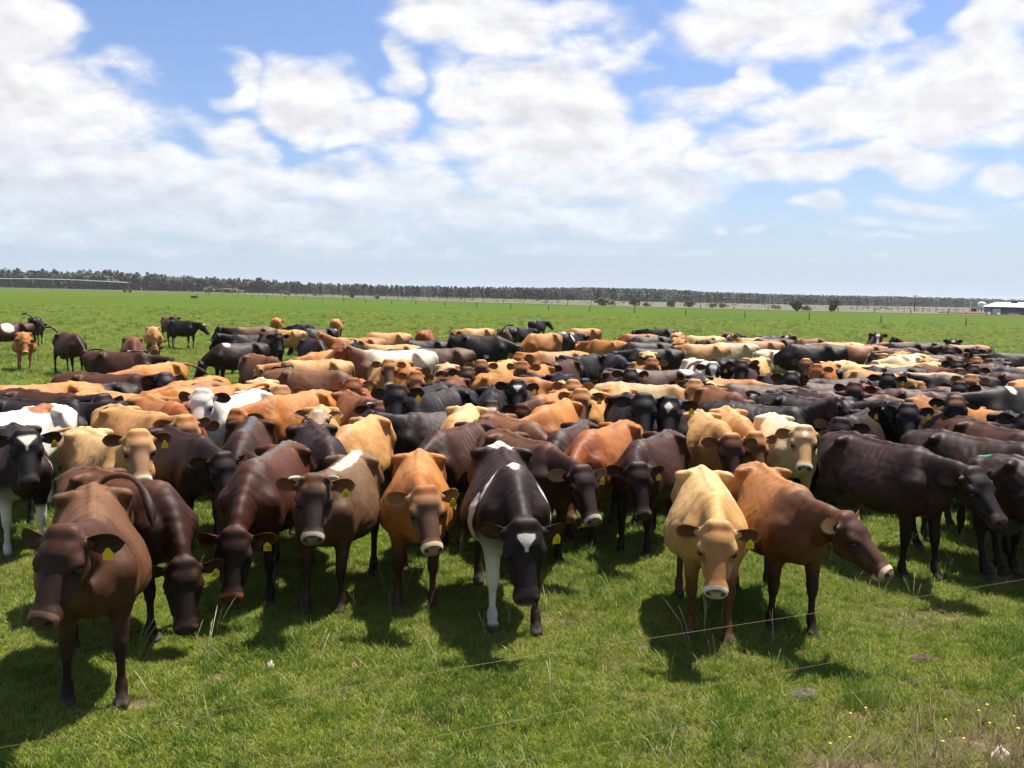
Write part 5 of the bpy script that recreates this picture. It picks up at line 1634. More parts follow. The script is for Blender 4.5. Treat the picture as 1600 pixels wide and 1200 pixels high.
 ('m', 1190, 603, -86, 'd', -80, 'choc', 'long dark brown back lying left of the row of side on backs', dict(col=dict(base=(.075,.034,.018), top=(.10,.05,.027)))),
 ('m', 1302, 601, -84, 'D', -84, 'choc', 'dark brown side on back below the black head pointing left', dict(col=dict(base=(.07,.03,.016), top=(.095,.045,.025)))),
 ('m', 1330, 615, 88, 'D', 84, 'brown', 'brown side on back with a pale tail root, middle of the dark row', dict(col=dict(base=(.085,.038,.02), top=(.12,.06,.032)), patch=[(-.75,0,1.24,.08,.08,.06,(.3,.22,.15))])),
 ('m', 1432, 613, 86, 'd', 90, 'choc', 'dark brown side on back in front of the orange eared cows', dict(patch=[(.05,.04,1.25,.07,.05,.05,W)])),
 ('m', 1522, 607, -82, 'D', -78, 'choc', 'dark brown side on back left of the tall black and white cow', dict(col=dict(base=(.07,.03,.016)))),
 ('w', 1392, 640, 30, 'D', 40, 'dark', 'dark hump of a cow standing behind the black profile', dict()),
 ('p', 1240, 596, -60, 'l', -30, 'dark', 'dark head with upright pale edged ears over the dark side on backs', dict(ears=(-.25,.1), col=dict(earin=(.12,.06,.03)))),
 # ---- fourth row and beyond, left
 ('m', 70, 601, -74, 'l', -22, 'orange', 'orange cow side on at the left with dark face and white muzzle', dict(size=1.04, pose=(0,50), col=dict(face=(.06,.03,.022), head=(.22,.085,.03)))),
 ('m', 152, 590, 62, 'L', 16, 'choc', 'big dark brown side on cow, black face to camera, right of the orange one', dict(size=1.06, fat=1.15, tag='', pose=(22,50), col=dict(head=(.012,.009,.009), base=(.07,.027,.013)))),
 ('r', 272, 566, -38, 'D', -46, 'orange', 'orange tan cow with tail flicked out to the right', dict(tail='left', bony=1.3, switch=(.03,.016,.01))),
 ('r', 228, 615, 20, 'D', 10, 'red', 'rust coloured rump just above the black profile cow', dict(col=dict(base=(.33,.115,.03), top=(.36,.14,.04)))),
 ('r', 336, 588, -34, 'D', -40, 'orange', 'orange back below the flicked tail cow', dict()),
 ('m', 312, 606, -34, 'd', -20, 'brown', 'tan brown cow with dark lowered face, left of the white cow', dict(col=dict(base=(.24,.11,.045), top=(.28,.13,.055), head=(.05,.02,.012)))),
 ('r', 378, 602, -72, 'D', -80, 'orange', 'orange rump with curled tail above the white cow', dict(tail='overleft', switch=(.36,.15,.04))),
 ('r', 392, 553, 24, 'D', 34, 'brown', 'brown cow from above with a dark star marked head hanging right', dict(star='diamond', bony=1.1, col=dict(head=(.016,.01,.009), base=(.115,.044,.018)))),
 ('m', 480, 580, 70, 'd', 64, 'brown', 'brown side on back in front of the long tan back', dict(size=1.08, col=dict(base=(.12,.05,.021), top=(.17,.08,.035)))),
 ('m', 494, 564, -80, 'D', -84, 'tan', 'long tan back behind the brown side on back', dict(size=1.0)),
 ('m', 378, 537, -66, 'd', -74, 'dark', 'dark brown cow with white shoulder flash and white faced head low at left', dict(patch=[(.35,.1,1.25,.10,.14,.08,W)], star='blaze')),
 ('m', 400, 524, -80, 'l', -86, 'black', 'black cow facing left in the bunch left of the far gap', dict()),
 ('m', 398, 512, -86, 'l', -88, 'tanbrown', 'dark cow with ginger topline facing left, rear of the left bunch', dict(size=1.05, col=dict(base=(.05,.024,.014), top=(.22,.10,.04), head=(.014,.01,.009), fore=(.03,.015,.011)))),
 ('p', 432, 523, 12, 'l', 8, 'black', 'black faced cow staring at camera from the left bunch', dict(size=1.05, col=dict(base=(.06,.026,.014), top=(.09,.042,.02)))),
 ('r', 468, 516, -120, 'D', -130, 'tan', 'tan rump with white streak in the left bunch', dict(patch=[(-.7,.1,1.2,.05,.12,.06,W)])),
 ('r', 478, 528, 20, 'd', 26, 'dark', 'very dark cow with bowed head right of the black faced cow', dict()),
 ('m', 500, 514, -66, 'd', -70, 'black', 'black cow side on with a white tail mark, rear of the left bunch', dict(patch=[(-.75,0,1.22,.10,.08,.06,W)])),
 ('m', 474, 508, -150, 'D', -150, 'black', 'black hump furthest back in the left bunch', dict()),
 ('m', 505, 550, -30, 'D', -40, 'orange', 'orange back low in the left bunch beside the very dark cow', dict()),
 ('r', 431, 497, 178, 'D', 150, 'orange', 'orange cow seen from behind, lone at the far left of the bunch', dict()),
 ('r', 523, 499, 172, 'D', 178, 'orange', 'orange cow seen from behind, right of the far black hump', dict(col=dict(base=(.36,.15,.045)))),
 ('m', 561, 529, -84, 'L', -80, 'orange', 'orange side on cow behind the white backed roan cow', dict(size=1.05, col=dict(base=(.34,.14,.045)))),
 ('m', 608, 521, -88, 'd', -90, 'tan', 'light orange side on back furthest in the centre left row', dict(col=dict(base=(.40,.19,.06)))),
 ('m', 664, 517, 168, 'd', 160, 'red', 'red brown rump turned away, right of the light orange back', dict(fat=1.15)),
 ('m', 622, 550, -78, 'R', -66, 'roan', 'white roan cow with red brown neck and raised head', dict(size=1.1, pose=(30,30), patch=[(-.55,.2,.8,.16,.1,.2,(.2,.08,.03)),(.3,.2,.75,.14,.1,.16,(.2,.08,.03))], switch=(.7,.65,.55))),
 ('m', 616, 540, -78, 'L', -60, 'tan', 'grey faced horned tan cow peering over the white roan back', dict(horns=True, star='blaze', col=dict(head=(.30,.25,.2)))),
 ('m', 667, 533, -80, 'd', -84, 'black', 'low black back in front of the red brown rump', dict()),
 ('m', 692, 545, -84, 'd', -86, 'choc', 'dark brown side on cow right of the white roan cow', dict(size=1.05, col=dict(base=(.075,.034,.017), top=(.11,.052,.026)))),
 ('m', 645, 548, -86, 'D', -86, 'dark', 'dark tan lit rump just behind the dark brown side on cow', dict()),
 ('w', 618, 567, -4, 'D', -6, 'orange', 'orange cow with red brown lowered face below the white roan cow', dict(col=dict(head=(.10,.035,.015), face=(.06,.025,.013)))),
 ('p', 640, 584, 6, 'l', 4, 'orange', 'small tan face with wide ears and a tag, under the orange cow', dict(tag='', col=dict(face=(.30,.14,.05), ear=(.36,.18,.07)))),
 ('p', 706, 578, 4, 'R', 4, 'brown', 'brown cow tipping its nose up, cream back behind', dict(pose=(18,8), col=dict(base=(.5,.32,.15), top=(.56,.4,.2), ring=(.6,.5,.42)))),
 # ---- centre
 ('p', 752, 567, -28, 'l', 0, 'tan', 'tan side on cow with dark face and white muzzle, centre gap', dict(pose=(26,54), col=dict(face=(.055,.032,.026), head=(.2,.1,.045)))),
 ('m', 788, 590, 62, 'D', 70, 'orange', 'orange back directly behind the diamond star black cow', dict(col=dict(base=(.40,.17,.045)))),
 ('f', 782, 599, 82, 'd', 82, 'black', 'black side on cow standing clear in the centre gap', dict(size=1.16, fat=1.2, pose=(-10,56), patch=[(.05,-.3,1.05,.03,.05,.03,W),(-.05,-.3,1.15,.03,.05,.03,W),(.2,-.28,.72,.08,.1,.05,W)])),
 ('r', 786, 514, 176, 'D', 180, 'dark', 'dark brown rump with tail flung up, behind the clear black cow', dict(tail='upright', col=dict(base=(.075,.042,.025)))),
 ('m', 811, 512, 140, 'D', 150, 'black', 'black cow walking off behind the dark flung tail', dict()),
 ('m', 838, 501, 150, 'L', 110, 'black', 'small far black and white cow alone behind the herd centre', dict(pose=(10,50), fat=1.2, patch=[(-.3,.1,1.2,.14,.2,.12,W),(.2,.1,1.25,.10,.12,.1,W)])),
 ('m', 747, 514, -64, 'L', -40, 'tan', 'far tan cow with dark head, left of the dark flung tail', dict(pose=(10,46))),
 ('m', 850, 522, -44, 'd', -44, 'orange', 'orange cow side on with head low, right of the clear black cow', dict(size=1.06, fat=1.15, col=dict(base=(.33,.135,.04)))),
 ('m', 888, 520, 150, 'D', 150, 'black', 'black cow splashed with white, beside the far orange rump', dict(patch=[(-.5,.1,1.2,.14,.2,.22,W),(.1,.15,1.15,.10,.25,.22,W),(-.15,-.2,1.1,.05,.15,.3,W)])),
 ('m', 914, 514, -70, 'd', -80, 'orange', 'far orange cow with its rump to the right', dict(col=dict(base=(.32,.12,.035)))),
 ('m', 880, 551, -64, 'L', -24, 'orange', 'large orange cow side on, face to camera, centre right', dict(size=1.08, fat=1.15, pose=(16,50), col=dict(base=(.31,.125,.038), face=(.30,.12,.04), head=(.31,.13,.045)))),
 ('m', 918, 556, -24, 'l', -44, 'black', 'black cow with head turned left in front of the large orange one', dict(fat=1.15, size=1.03)),
 ('m', 956, 556, 14, 'D', 20, 'black', 'broad black cow right beside the other black cow, centre right', dict(fat=1.15)),
 ('m', 952, 533, -128, 'D', -120, 'orange', 'orange cow with its rump and hind legs to the right of the black pair', dict()),
 ('m', 1000, 523, -82, 'd', -84, 'red', 'red brown side on cow with black legs', dict(col=dict(leg=(.015,.01,.008)))),
 ('m', 1018, 527, -70, 'd', -80, 'black', 'upper of two black side on backs right of the red brown cow', dict()),
 ('m', 1014, 536, -76, 'd', -80, 'dark', 'lower of two black side on backs, brown sheen', dict()),
 ('m', 1026, 546, -80, 'D', -84, 'black', 'black back above the cream cow with black face', dict()),
 ('p', 1015, 558, 2, 'l', 0, 'cream', 'cream tan cow with black face between its pale shoulders', dict(pose=(16,56), col=dict(head=(.022,.014,.012), face=(.016,.011,.01), poll=(.02,.012,.01)))),
 ('m', 1036, 580, -74, 'l', -40, 'choc', 'brown cow with white rump patch and small dark white marked face', dict(star='blaze', patch=[(-.55,.05,1.24,.14,.14,.08,W),(.42,.05,1.25,.08,.12,.06,W)])),
 ('r', 1056, 520, 170, 'D', 176, 'tan', 'tan rump turned away, right of the two black backs', dict()),
 ('r', 1050, 514, -100, 'D', -100, 'black', 'dark back furthest behind the tan rump', dict()),
 ('p', 1065, 538, 4, 'L', 2, 'orange', 'orange cow with dark face looking straight at camera, right of centre', dict(pose=(10,52), col=dict(face=(.06,.03,.02), head=(.12,.05,.022), base=(.44,.21,.065)))),
 ('m', 1102, 539, -84, 'D', -88, 'tan', 'golden tan side on back right of the staring orange cow', dict(col=dict(base=(.46,.24,.085)))),
 ('m', 1150, 537, -84, 'D', -86, 'pale', 'grey cream side on back with a thin pale tail', dict(col=dict(base=(.47,.35,.19), top=(.54,.42,.25)))),
 ('m', 1188, 534, -82, 'D', -86, 'orange', 'orange brown back behind the grey cream one', dict(col=dict(base=(.28,.11,.035)))),
 ('m', 1207, 530, -76, 'd', -80, 'choc', 'dark brown cow with white hind leg, behind the orange brown back', dict(patch=[(-.65,.2,.85,.12,.12,.22,W)])),
 ('m', 1178, 529, -40, 'L', -60, 'tan', 'far tan cow with white forehead peering over the row', dict(star='blaze')),
 ('m', 1212, 526, -90, 'D', -90, 'black', 'black hump furthest back above the dark brown cow', dict()),
 ('m', 1102, 526, -88, 'D', -90, 'cream', 'pale cream back in the furthest row', dict()),
 ('m', 1122, 533, 86, 'D', 90, 'dark', 'dark back under the pale cream one in the furthest row', dict()),
 ('r', 1136, 520, 160, 'D', 165, 'choc', 'ginger and black rump with tail streaming right, furthest row', dict(tail='right', patch=[(-.2,.2,1.2,.4,.22,.25,(.30,.10,.03))])),
 ('p', 1114, 570, 18, 'l', 6, 'brown', 'white cow with brown patches and a white blazed dark face', dict(star='blaze', size=1.04, spots=(4.5, (.09,.03,.013), .12), tag='', col=dict(base=W, top=W, fore=W, belly=W, head=(.02,.011,.009), face=(.02,.011,.009), ring=W, leg=(.5,.42,.32)))),
 ('m', 1134, 560, 172, 'D', 178, 'black', 'black rump right behind the brown patched white cow', dict(size=1.06)),
 ('p', 1165, 563, -18, 'l', -4, 'cream', 'cream cow with red brown face and white muzzle, right of the black rump', dict(pose=(22,54), col=dict(head=(.16,.05,.02), face=(.07,.028,.016), poll=(.2,.06,.02)))),
 ('m', 1212, 548, 128, 'L', 96, 'pale', 'whitish tan cow with its head lifted to the right', dict(col=dict(base=(.48,.37,.23)))),
 ('m', 1132, 594, 80, 'D', 84, 'orange', 'orange side on back behind the dark side on row', dict(col=dict(base=(.40,.18,.055)))),
 # ---- right of centre
 ('m', 1274, 540, -84, 'd', -86, 'black', 'black side on cow grazing left, tail hanging right, right of centre', dict(size=1.12, tail='hang')),
 ('m', 1316, 536, -86, 'D', -88, 'tan', 'pale tan back behind the grazing black cow', dict(col=dict(base=(.44,.30,.145)))),
 ('m', 1266, 530, -50, 'L', -30, 'brown', 'brown and white headed cow just behind the grazing black cow', dict(star='blaze')),
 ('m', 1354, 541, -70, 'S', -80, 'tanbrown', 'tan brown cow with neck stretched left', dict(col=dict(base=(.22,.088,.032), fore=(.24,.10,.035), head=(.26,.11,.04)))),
 ('p', 1263, 565, -44, 'l', -4, 'cream', 'cream side on cow with a dark face and pale muzzle below the grazing black cow', dict(pose=(26,54), col=dict(head=(.12,.05,.025), face=(.04,.022,.017)))),
 ('p', 1297, 574, -10, 'l', -6, 'orange', 'orange faced cow with large round ears', dict(ears=(.05,.1), col=dict(face=(.34,.13,.04), ear=(.36,.18,.07)))),
 ('p', 1335, 578, -70, 'F', -78, 'black', 'black head with white fleck stretched out flat to the left', dict(pose=(8,4), star='small', tag='', tagside=-1)),
 ('p', 1372, 522, 4, 'L', 0, 'choc', 'dark brown cow with pale scarred face at the back right', dict(star='blaze', size=1.06, col=dict(face=(.08,.035,.025)))),
 ('m', 1402, 536, -60, 'D', -66, 'red', 'rust red back right of the pale scarred face', dict(col=dict(base=(.32,.11,.03)))),
 ('m', 1407, 545, -40, 'D', -80, 'greybrown', 'grey brown cow with white hip lines and a dark white marked head', dict(patch=[(-.3,.2,1.15,.03,.1,.15,W)], star='blaze')),
 ('m', 1430, 548, 30, 'D', 40, 'dark', 'dark back beside the grey brown cow', dict()),
 ('m', 1420, 537, -90, 'D', -90, 'black', 'black hump peeking over the rust red back', dict()),
 ('p', 1384, 556, -40, 'l', -8, 'cream', 'cream cow with ginger face and short upright horns', dict(horns=True, ears=(-.25,.1), col=dict(face=(.22,.09,.035), head=(.30,.14,.055)))),
 ('m', 1432, 558, -30, 'D', -40, 'pale', 'whitish cow behind the ginger faced cream one', dict(patch=[(0,.1,1.2,.12,.12,.1,(.25,.14,.08))])),
 ('p', 1439, 565, 4, 'l', 0, 'tan', 'tan faced cow with round orange ears below the whitish cow', dict(ears=(.05,.1))),
 ('r', 1466, 566, -30, 'D', -30, 'cream', 'cream rump lit brightly beside the round eared tan face', dict()),
 ('m', 1452, 536, -80, 'L', -60, 'black', 'black cow with a white shoulder spot at the far right row', dict(patch=[(.3,.2,1.1,.12,.14,.14,W),(.3,-.2,1.1,.12,.14,.14,W)])),
 ('p', 1482, 532, 0, 'L', 0, 'black', 'white polled black head with raised ears, furthest right row', dict(star='poll', ears=(-.5,.1))),
 ('p', 1483, 544, 2, 'l', -2, 'choc', 'dark brown cow with white star and pale nose, in front of the raised ears', dict(star='small', size=1.04, fat=1.15)),
 ('m', 1512, 540, -84, 'D', -86, 'tanbrown', 'ginger topped cow with black tail streaming right', dict(tail='left', switch=(.012,.01,.009), col=dict(base=(.16,.07,.028)))),
 ('p', 1523, 547, 2, 'l', -2, 'black', 'black faced cow with spread ears under the streaming tail', dict(col=dict(base=(.08,.032,.015)))),
 ('m', 1462, 556, -70, 'D', -76, 'choc', 'brown back below the dark white starred cow', dict(col=dict(base=(.09,.042,.024)))),
 ('p', 1497, 568, 2, 'L', 0, 'black', 'black horned looking face with flared ears, right middle', dict(size=1.05, ears=(.1,.1), col=dict(base=(.06,.025,.014)))),
 ('m', 1535, 570, -40, 'D', -46, 'choc', 'brown back right of the flared ear face', dict()),
 ('p', 1546, 564, -10, 'l', -12, 'dark', 'small dark face half hidden behind the brown back', dict()),
 ('p', 1572, 570, 6, 'l', 2, 'black', 'black cow with a white diamond star near the right edge', dict(star='diamond', col=dict(base=(.045,.02,.012)))),
 ('m', 1590, 553, -86, 'D', -88, 'black', 'black back at the right edge of the pasture gap', dict()),
 ('m', 1592, 574, -60, 'D', -60, 'black', 'black and white flank at the right edge', dict(patch=[(-.2,-.3,1.0,.12,.1,.15,W),(-.2,0,1.24,.2,.1,.05,(.4,.2,.08))])),
 ('p', 1517, 580, 30, 'l', 24, 'brown', 'brown head with big orange ears, right middle', dict(ears=(.2,.1), col=dict(ear=(.36,.17,.06), earin=(.34,.15,.05), base=(.13,.06,.028)))),
 ('r', 1592, 594, 20, 'D', 40, 'tan', 'tan rump behind the tall black and white cow', dict()),
 ('p', 1377, 585, 4, 'D', 6, 'black', 'black head pointing down beside the round orange back', dict(pose=(14,58), ears=(.25,.1))),
 ('m', 1356, 582, 40, 'D', 60, 'tan', 'tan back left of the black head pointing down', dict(col=dict(base=(.40,.22,.09)))),
 ('p', 1420, 586, -66, 'S', -72, 'black', 'black profile with upright ear facing left, by the grey tipped tail', dict(ears=(-.3,.2))),
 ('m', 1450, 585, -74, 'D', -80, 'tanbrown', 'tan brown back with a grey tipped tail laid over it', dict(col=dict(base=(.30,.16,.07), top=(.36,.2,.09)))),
 ('p', 1398, 572, -6, 'D', -10, 'orange', 'orange head with yellow tag among the right hand crowd', dict(tag='', ears=(.05,.1))),
 ('m', 1352, 571, -60, 'D', -60, 'cream', 'cream hump in front of the tan brown stretched neck cow', dict()),
 ('m', 1560, 583, 70, 'D', 80, 'choc', 'dark side on back below the diamond star cow at right', dict()),
 # ---- more of the crowd, standing where the front rows hide their feet (x, y in metres)
 ('g', 5.9, 10.9, 34, 'l', 30, 'choc', 'dark brown cow just behind the tag 51 cow, lifting its face', dict(tag='')),
 ('g', 5.1, 9.9, 60, 'D', 60, 'dark', 'dark cow squeezed between the tag 51 cow and the right edge', dict()),
 ('g', 6.6, 12.0, 10, 'L', 0, 'black', 'black cow facing forward behind the dark rump at right', dict(tag='')),
 ('g', -0.8, 10.7, -30, 'D', -20, 'choc', 'dark brown cow behind the bony bright orange one', dict()),
 ('g', -2.0, 9.7, 10, 'D', 4, 'dark', 'dark cow behind the horned grey brown one', dict()),
 ('g', 4.4, 12.5, -14, 'l', -10, 'dark', 'dark cow behind the pale cream cow with tan face', dict()),
 ('g', 5.5, 13.3, 4, 'L', 4, 'black', 'black face left of the downward looking black profile', dict(tag='')),
 ('g', -4.6, 11.2, 30, 'l', 20, 'tan', 'tan cow behind the drooping dark head', dict(bony=1.3)),
 ('g', -6.3, 12.2, 40, 'l', 30, 'choc', 'dark brown cow between the patched white cow and the cream tan one', dict()),
 ('g', 1.2, 14.1, -8, 'L', 0, 'tan', 'tan faced cow in the thick of the herd, left of the small star cow', dict(tag='')),
 ('g', -0.9, 17.3, 8, 'L', 2, 'brown', 'brown cow facing forward in the middle of the crowd below the clear black cow', dict(tag='')),
 ('g', 0.5, 18.7, -16, 'L', -10, 'orange', 'orange cow facing forward, left of the large orange side on one', dict()),
 ('g', 2.1, 17.9, 12, 'L', 6, 'choc', 'dark brown face below the black pair at centre right', dict(tag='')),
 ('g', 3.6, 16.4, -10, 'L', -4, 'cream', 'cream faced cow behind the grey tan back', dict()),
 ('g', 4.9, 17.4, 14, 'L', 10, 'dark', 'very dark face right of the brown cow with white rump patch', dict(tag='')),
 ('g', 6.1, 16.0, -6, 'L', -2, 'brown', 'brown face in the row above the red polled brown cow', dict()),
 ('g', -2.5, 18.9, 6, 'L', 4, 'tan', 'tan cow facing forward under the nose tipping brown one', dict()),
 ('g', 1.1, 20.5, -20, 'l', -12, 'choc', 'dark brown cow beside the hind legs of the large orange cow', dict()),
 ('g', 3.0, 20.8, 10, 'L', 0, 'orange', 'orange face between the broad black cow and the black faced cream one', dict()),
 ('g', 5.2, 20.6, -6, 'L', 0, 'choc', 'dark brown face left of the brown patched white cow', dict()),
 ('g', 7.2, 18.0, 6, 'L', 2, 'black', 'black face above the dark side on backs, right of centre', dict(tag='')),
 ('g', 8.1, 16.2, -12, 'L', -8, 'dark', 'dark face peering over the middle of the dark row', dict()),
 ('g', 9.0, 18.7, 4, 'L', 0, 'tan', 'tan face behind the flat stretched black head', dict()),
 ('g', 10.6, 21.5, -8, 'L', -4, 'choc', 'dark brown face among the small cows at right', dict()),
 ('g', 12.2, 24.5, 6, 'L', 4, 'orange', 'orange face low among the right hand crowd', dict()),
 ('g', 13.4, 28.0, -10, 'L', -2, 'dark', 'dark face beside the cream rump lit brightly', dict()),
 ('g', 9.4, 14.9, 12, 'L', 6, 'choc', 'dark brown face in front of the tall black and white cow', dict(tag='')),
 # ---- loose cows on the left
 ('m', 18, 505, -78, 'd', -92, 'choc', 'dark cow with white shoulder at the far left edge', dict(patch=[(.1,.2,1.1,.2,.2,.25,W),(.1,-.2,1.1,.2,.2,.25,W)])),
 ('f', 60, 539, 172, 'D', 176, 'black', 'black cow seen from behind at far left, tail flicked', dict(tail='upleft', size=1.04)),
 ('f', 40, 580, 2, 'l', 0, 'orange', 'orange cow facing the camera alone at far left', dict(fat=1.2, pose=(4,52), col=dict(face=(.33,.12,.038), head=(.33,.13,.04), leg=(.28,.10,.03), base=(.34,.135,.04)))),
 ('f', 122, 589, 22, 'd', 28, 'choc', 'dark cow with tail swung up and head down at left', dict(tail='upright', size=1.04, fat=1.15, col=dict(base=(.05,.019,.011)))),
 ('r', 150, 549, 66, 'D', 60, 'choc', 'dark brown side on cow left of the horned brown pair', dict(tail='overleft')),
 ('p', 211, 550, 2, 'D', 4, 'brown', 'brown cow facing camera with dark horned face, left middle', dict(horns=True, fat=1.2, pose=(-10,60), col=dict(head=(.02,.011,.009)))),
 ('f', 242, 563, 4, 'G', -4, 'tan', 'tan cow grazing with a white rump mark, left field', dict(patch=[(-.7,0,1.22,.12,.14,.08,(.7,.6,.45))], fat=1.15)),
 ('f', 268, 534, 14, 'l', 26, 'brown', 'dark brown cow with pricked ears behind the grazing tan cow', dict(ears=(-.4,.1), col=dict(base=(.10,.042,.018)))),
 ('f', 300, 546, 48, 'L', 66, 'black', 'black cow with white fleck standing alone right of the grazing tan cow', dict(size=1.04, fat=1.2, pose=(8,50), patch=[(.1,.28,1.1,.05,.1,.10,W),(-.75,0,1.22,.06,.06,.05,W)], star='poll')),
]


def herd_specs():
    out = []
    for i, (an, px, py, hd, nk, hh, coat, label, kw) in enumerate(HERD):
        sp = dict(kw); sp['coat'] = coat
        rv = random.Random(500 + i)
        sp.setdefault('fat', rv.uniform(1.0, 1.17)); sp.setdefault('bony', rv.uniform(.8, 1.5))
        # headings are read against the line of sight, but for the surveyed front row
        los = math.degrees(math.atan(px / py if an == 'g' else (px - 800) / FOC))
        if nk == 'D' and an in ('m', 'r', 'w') and py < 640 and 'pose' not in sp: sp['pose'] = (6, 58)
        hh -= los
        if not (an == 'f' and py > 880): hd -= los
        d = (hh - hd + 180) % 360 - 180
        np_, hp = sp.get('pose', NECK[nk])
        hy = max(-85, min(85, d))
        sp['pose'] = (R(np_), R(hy * .62), R(hp), R(hy), R(sp.get('roll', 0)))
        out.append((an, px, py, hd, label, sp))
    return out


def place_herd():
    specs = herd_specs()
    N = len(specs)
    pos = np.zeros((N, 2)); ang = np.zeros(N); size = np.zeros(N)
    for i, (an, px, py, hd, label, sp) in enumerate(specs):
        s = sp.get('size', 1.0) * random.Random(i).uniform(.97, 1.03)
        if an != 'f' and py < 640: s *= 1.05
        if an == 'g':
            pos[i] = (px, py); ang[i] = R(hd) - math.pi / 2; size[i] = s
            continue
        if an == 'p':
            a = Cow(random.Random(0), sp['pose']).H(.02, 0, .0)
        else:
            a = np.array(ANCH[an], float)
        a = a * s
        g = at(px, py, a[2])
        # heading is read relative to the line of sight
        h = R(hd)
        rz = h - math.pi / 2
        c, q = math.cos(rz), math.sin(rz)
        pos[i] = (g[0] - (a[0] * c - a[1] * q), g[1] - (a[0] * q + a[1] * c))
        ang[i] = rz; size[i] = s
    # cows that would stand inside each other shuffle apart, mostly along the line of sight
    ts = np.array([-.62, -.2, .2, .55])
    rad = np.array([.25, .33, .32, .24])
    for it in range(60):
        D = np.stack([np.cos(ang), np.sin(ang)], 1)
        P = pos[:, None, :] + D[:, None, :] * (ts[None, :, None] * size[:, None, None])
        mv = np.zeros_like(pos)
        for i in range(N):
            d = P[i][None, :, None, :] - P[:, None, :, :]
            ln = np.sqrt((d ** 2).sum(-1)) + 1e-6
            ov = (rad[None, :, None] + rad[None, None, :]) * .80 - ln
            ov[i] = -1
            m = ov > 0
            if m.any():
                f = (d / ln[..., None]) * np.where(m, ov, 0)[..., None]
                mv[i] += f.sum((0, 1, 2)) / max(1, m.sum()) * .5
        w = np.minimum(1, np.hypot(pos[:, 0], pos[:, 1]) / 11 - .55).clip(.05, 1)
        mv *= w[:, None]
        # sideways moves show most: keep them small
        los = pos / np.linalg.norm(pos, axis=1, keepdims=True)
        al = (mv * los).sum(1, keepdims=True) * los
        mv = al + .45 * (mv - al)
        pos += np.clip(mv, -.06, .06)
    return specs, pos, ang, size


def build_herd():
    specs, pos, ang, size = place_herd()
    dist = np.hypot(pos[:, 0], pos[:, 1])
    jobs = []
    for i, s in enumerate(specs):
        d = dist[i]
        if d < 10.5: c, sub, lod = .017, 2, 0
        elif d < 14.5: c, sub, lod = .022, 1, 0
        elif d < 21: c, sub, lod = .029, 1, 1
        else: c, sub, lod = .037, 1, 2
        jobs.append((i, s[5], c, sub, lod))
    with ThreadPoolExecutor(4) as ex:
        res = list(ex.map(lambda j: make_cow(j[0], j[1], j[2], j[3]), jobs))
    cows = []
    for j, arr in zip(jobs, res):
        i = j[0]
        o = build_cow(arr, specs[i][5], (pos[i, 0], pos[i, 1], 0), ang[i], size[i], j[4])
        tag(o, specs[i][4], 'cow', 'dairy cows gathered in the pasture')
        cows.append(o)
    return cows


cows = build_herd()
# ------------------------------------------------------------------ grass, weeds and small things on the turf
def blade_material(name, lo, hi, dry=.0):
    m, nt, b, out = new_mat(name)
    L = nt.links.new
    oi = nn(nt, 'ShaderNodeObjectInfo'); g = nn(nt, 'ShaderNodeNewGeometry')
    ad = nn(nt, 'ShaderNodeMath', operation='ADD'); L(oi.outputs['Random'], ad.inputs[0]); L(g.outputs['Random Per Island'], ad.inputs[1])
    fr = nn(nt, 'ShaderNodeMath', operation='FRACT'); L(ad.outputs[0], fr.inputs[0])
    no = nn(nt, 'ShaderNodeTexNoise'); no.inputs['Scale'].default_value = .9; no.inputs['Detail'].default_value = 4; L(g.outputs['Position'], no.inputs['Vector'])
    mr = nn(nt, 'ShaderNodeMapRange'); mr.inputs[1].default_value = .3; mr.inputs[2].default_value = .7; L(no.outputs['Fac'], mr.inputs[0])
    av = nn(nt, 'ShaderNodeMath', operation='MULTIPLY_ADD'); L(fr.outputs[0], av.inputs[0]); av.inputs[1].default_value = .55; 
    hf = nn(nt, 'ShaderNodeMath', operation='MULTIPLY'); L(mr.outputs[0], hf.inputs[0]); hf.inputs[1].default_value = .45; L(hf.outputs[0], av.inputs[2])
    r = nn(nt, 'ShaderNodeValToRGB'); e = r.color_ramp.elements; e.new(.9)
    for q, (p, c) in zip(e, [(0, lo), (.75, hi), (1, (.36, .29, .14))]): q.position = p; q.color = (*c, 1)
    L(av.outputs[0], r.inputs['Fac']); L(r.outputs['Color'], b.inputs['Base Color'])
    b.inputs['Roughness'].default_value = .5; b.inputs['Specular IOR Level'].default_value = .3
    tr = nn(nt, 'ShaderNodeBsdfTranslucent'); L(r.outputs['Color'], tr.inputs['Color'])
    ms = nn(nt, 'ShaderNodeMixShader'); ms.inputs[0].default_value = .35
    L(b.outputs[0], ms.inputs[1]); L(tr.outputs[0], ms.inputs[2]); L(ms.outputs[0], out.inputs[0])
    return m


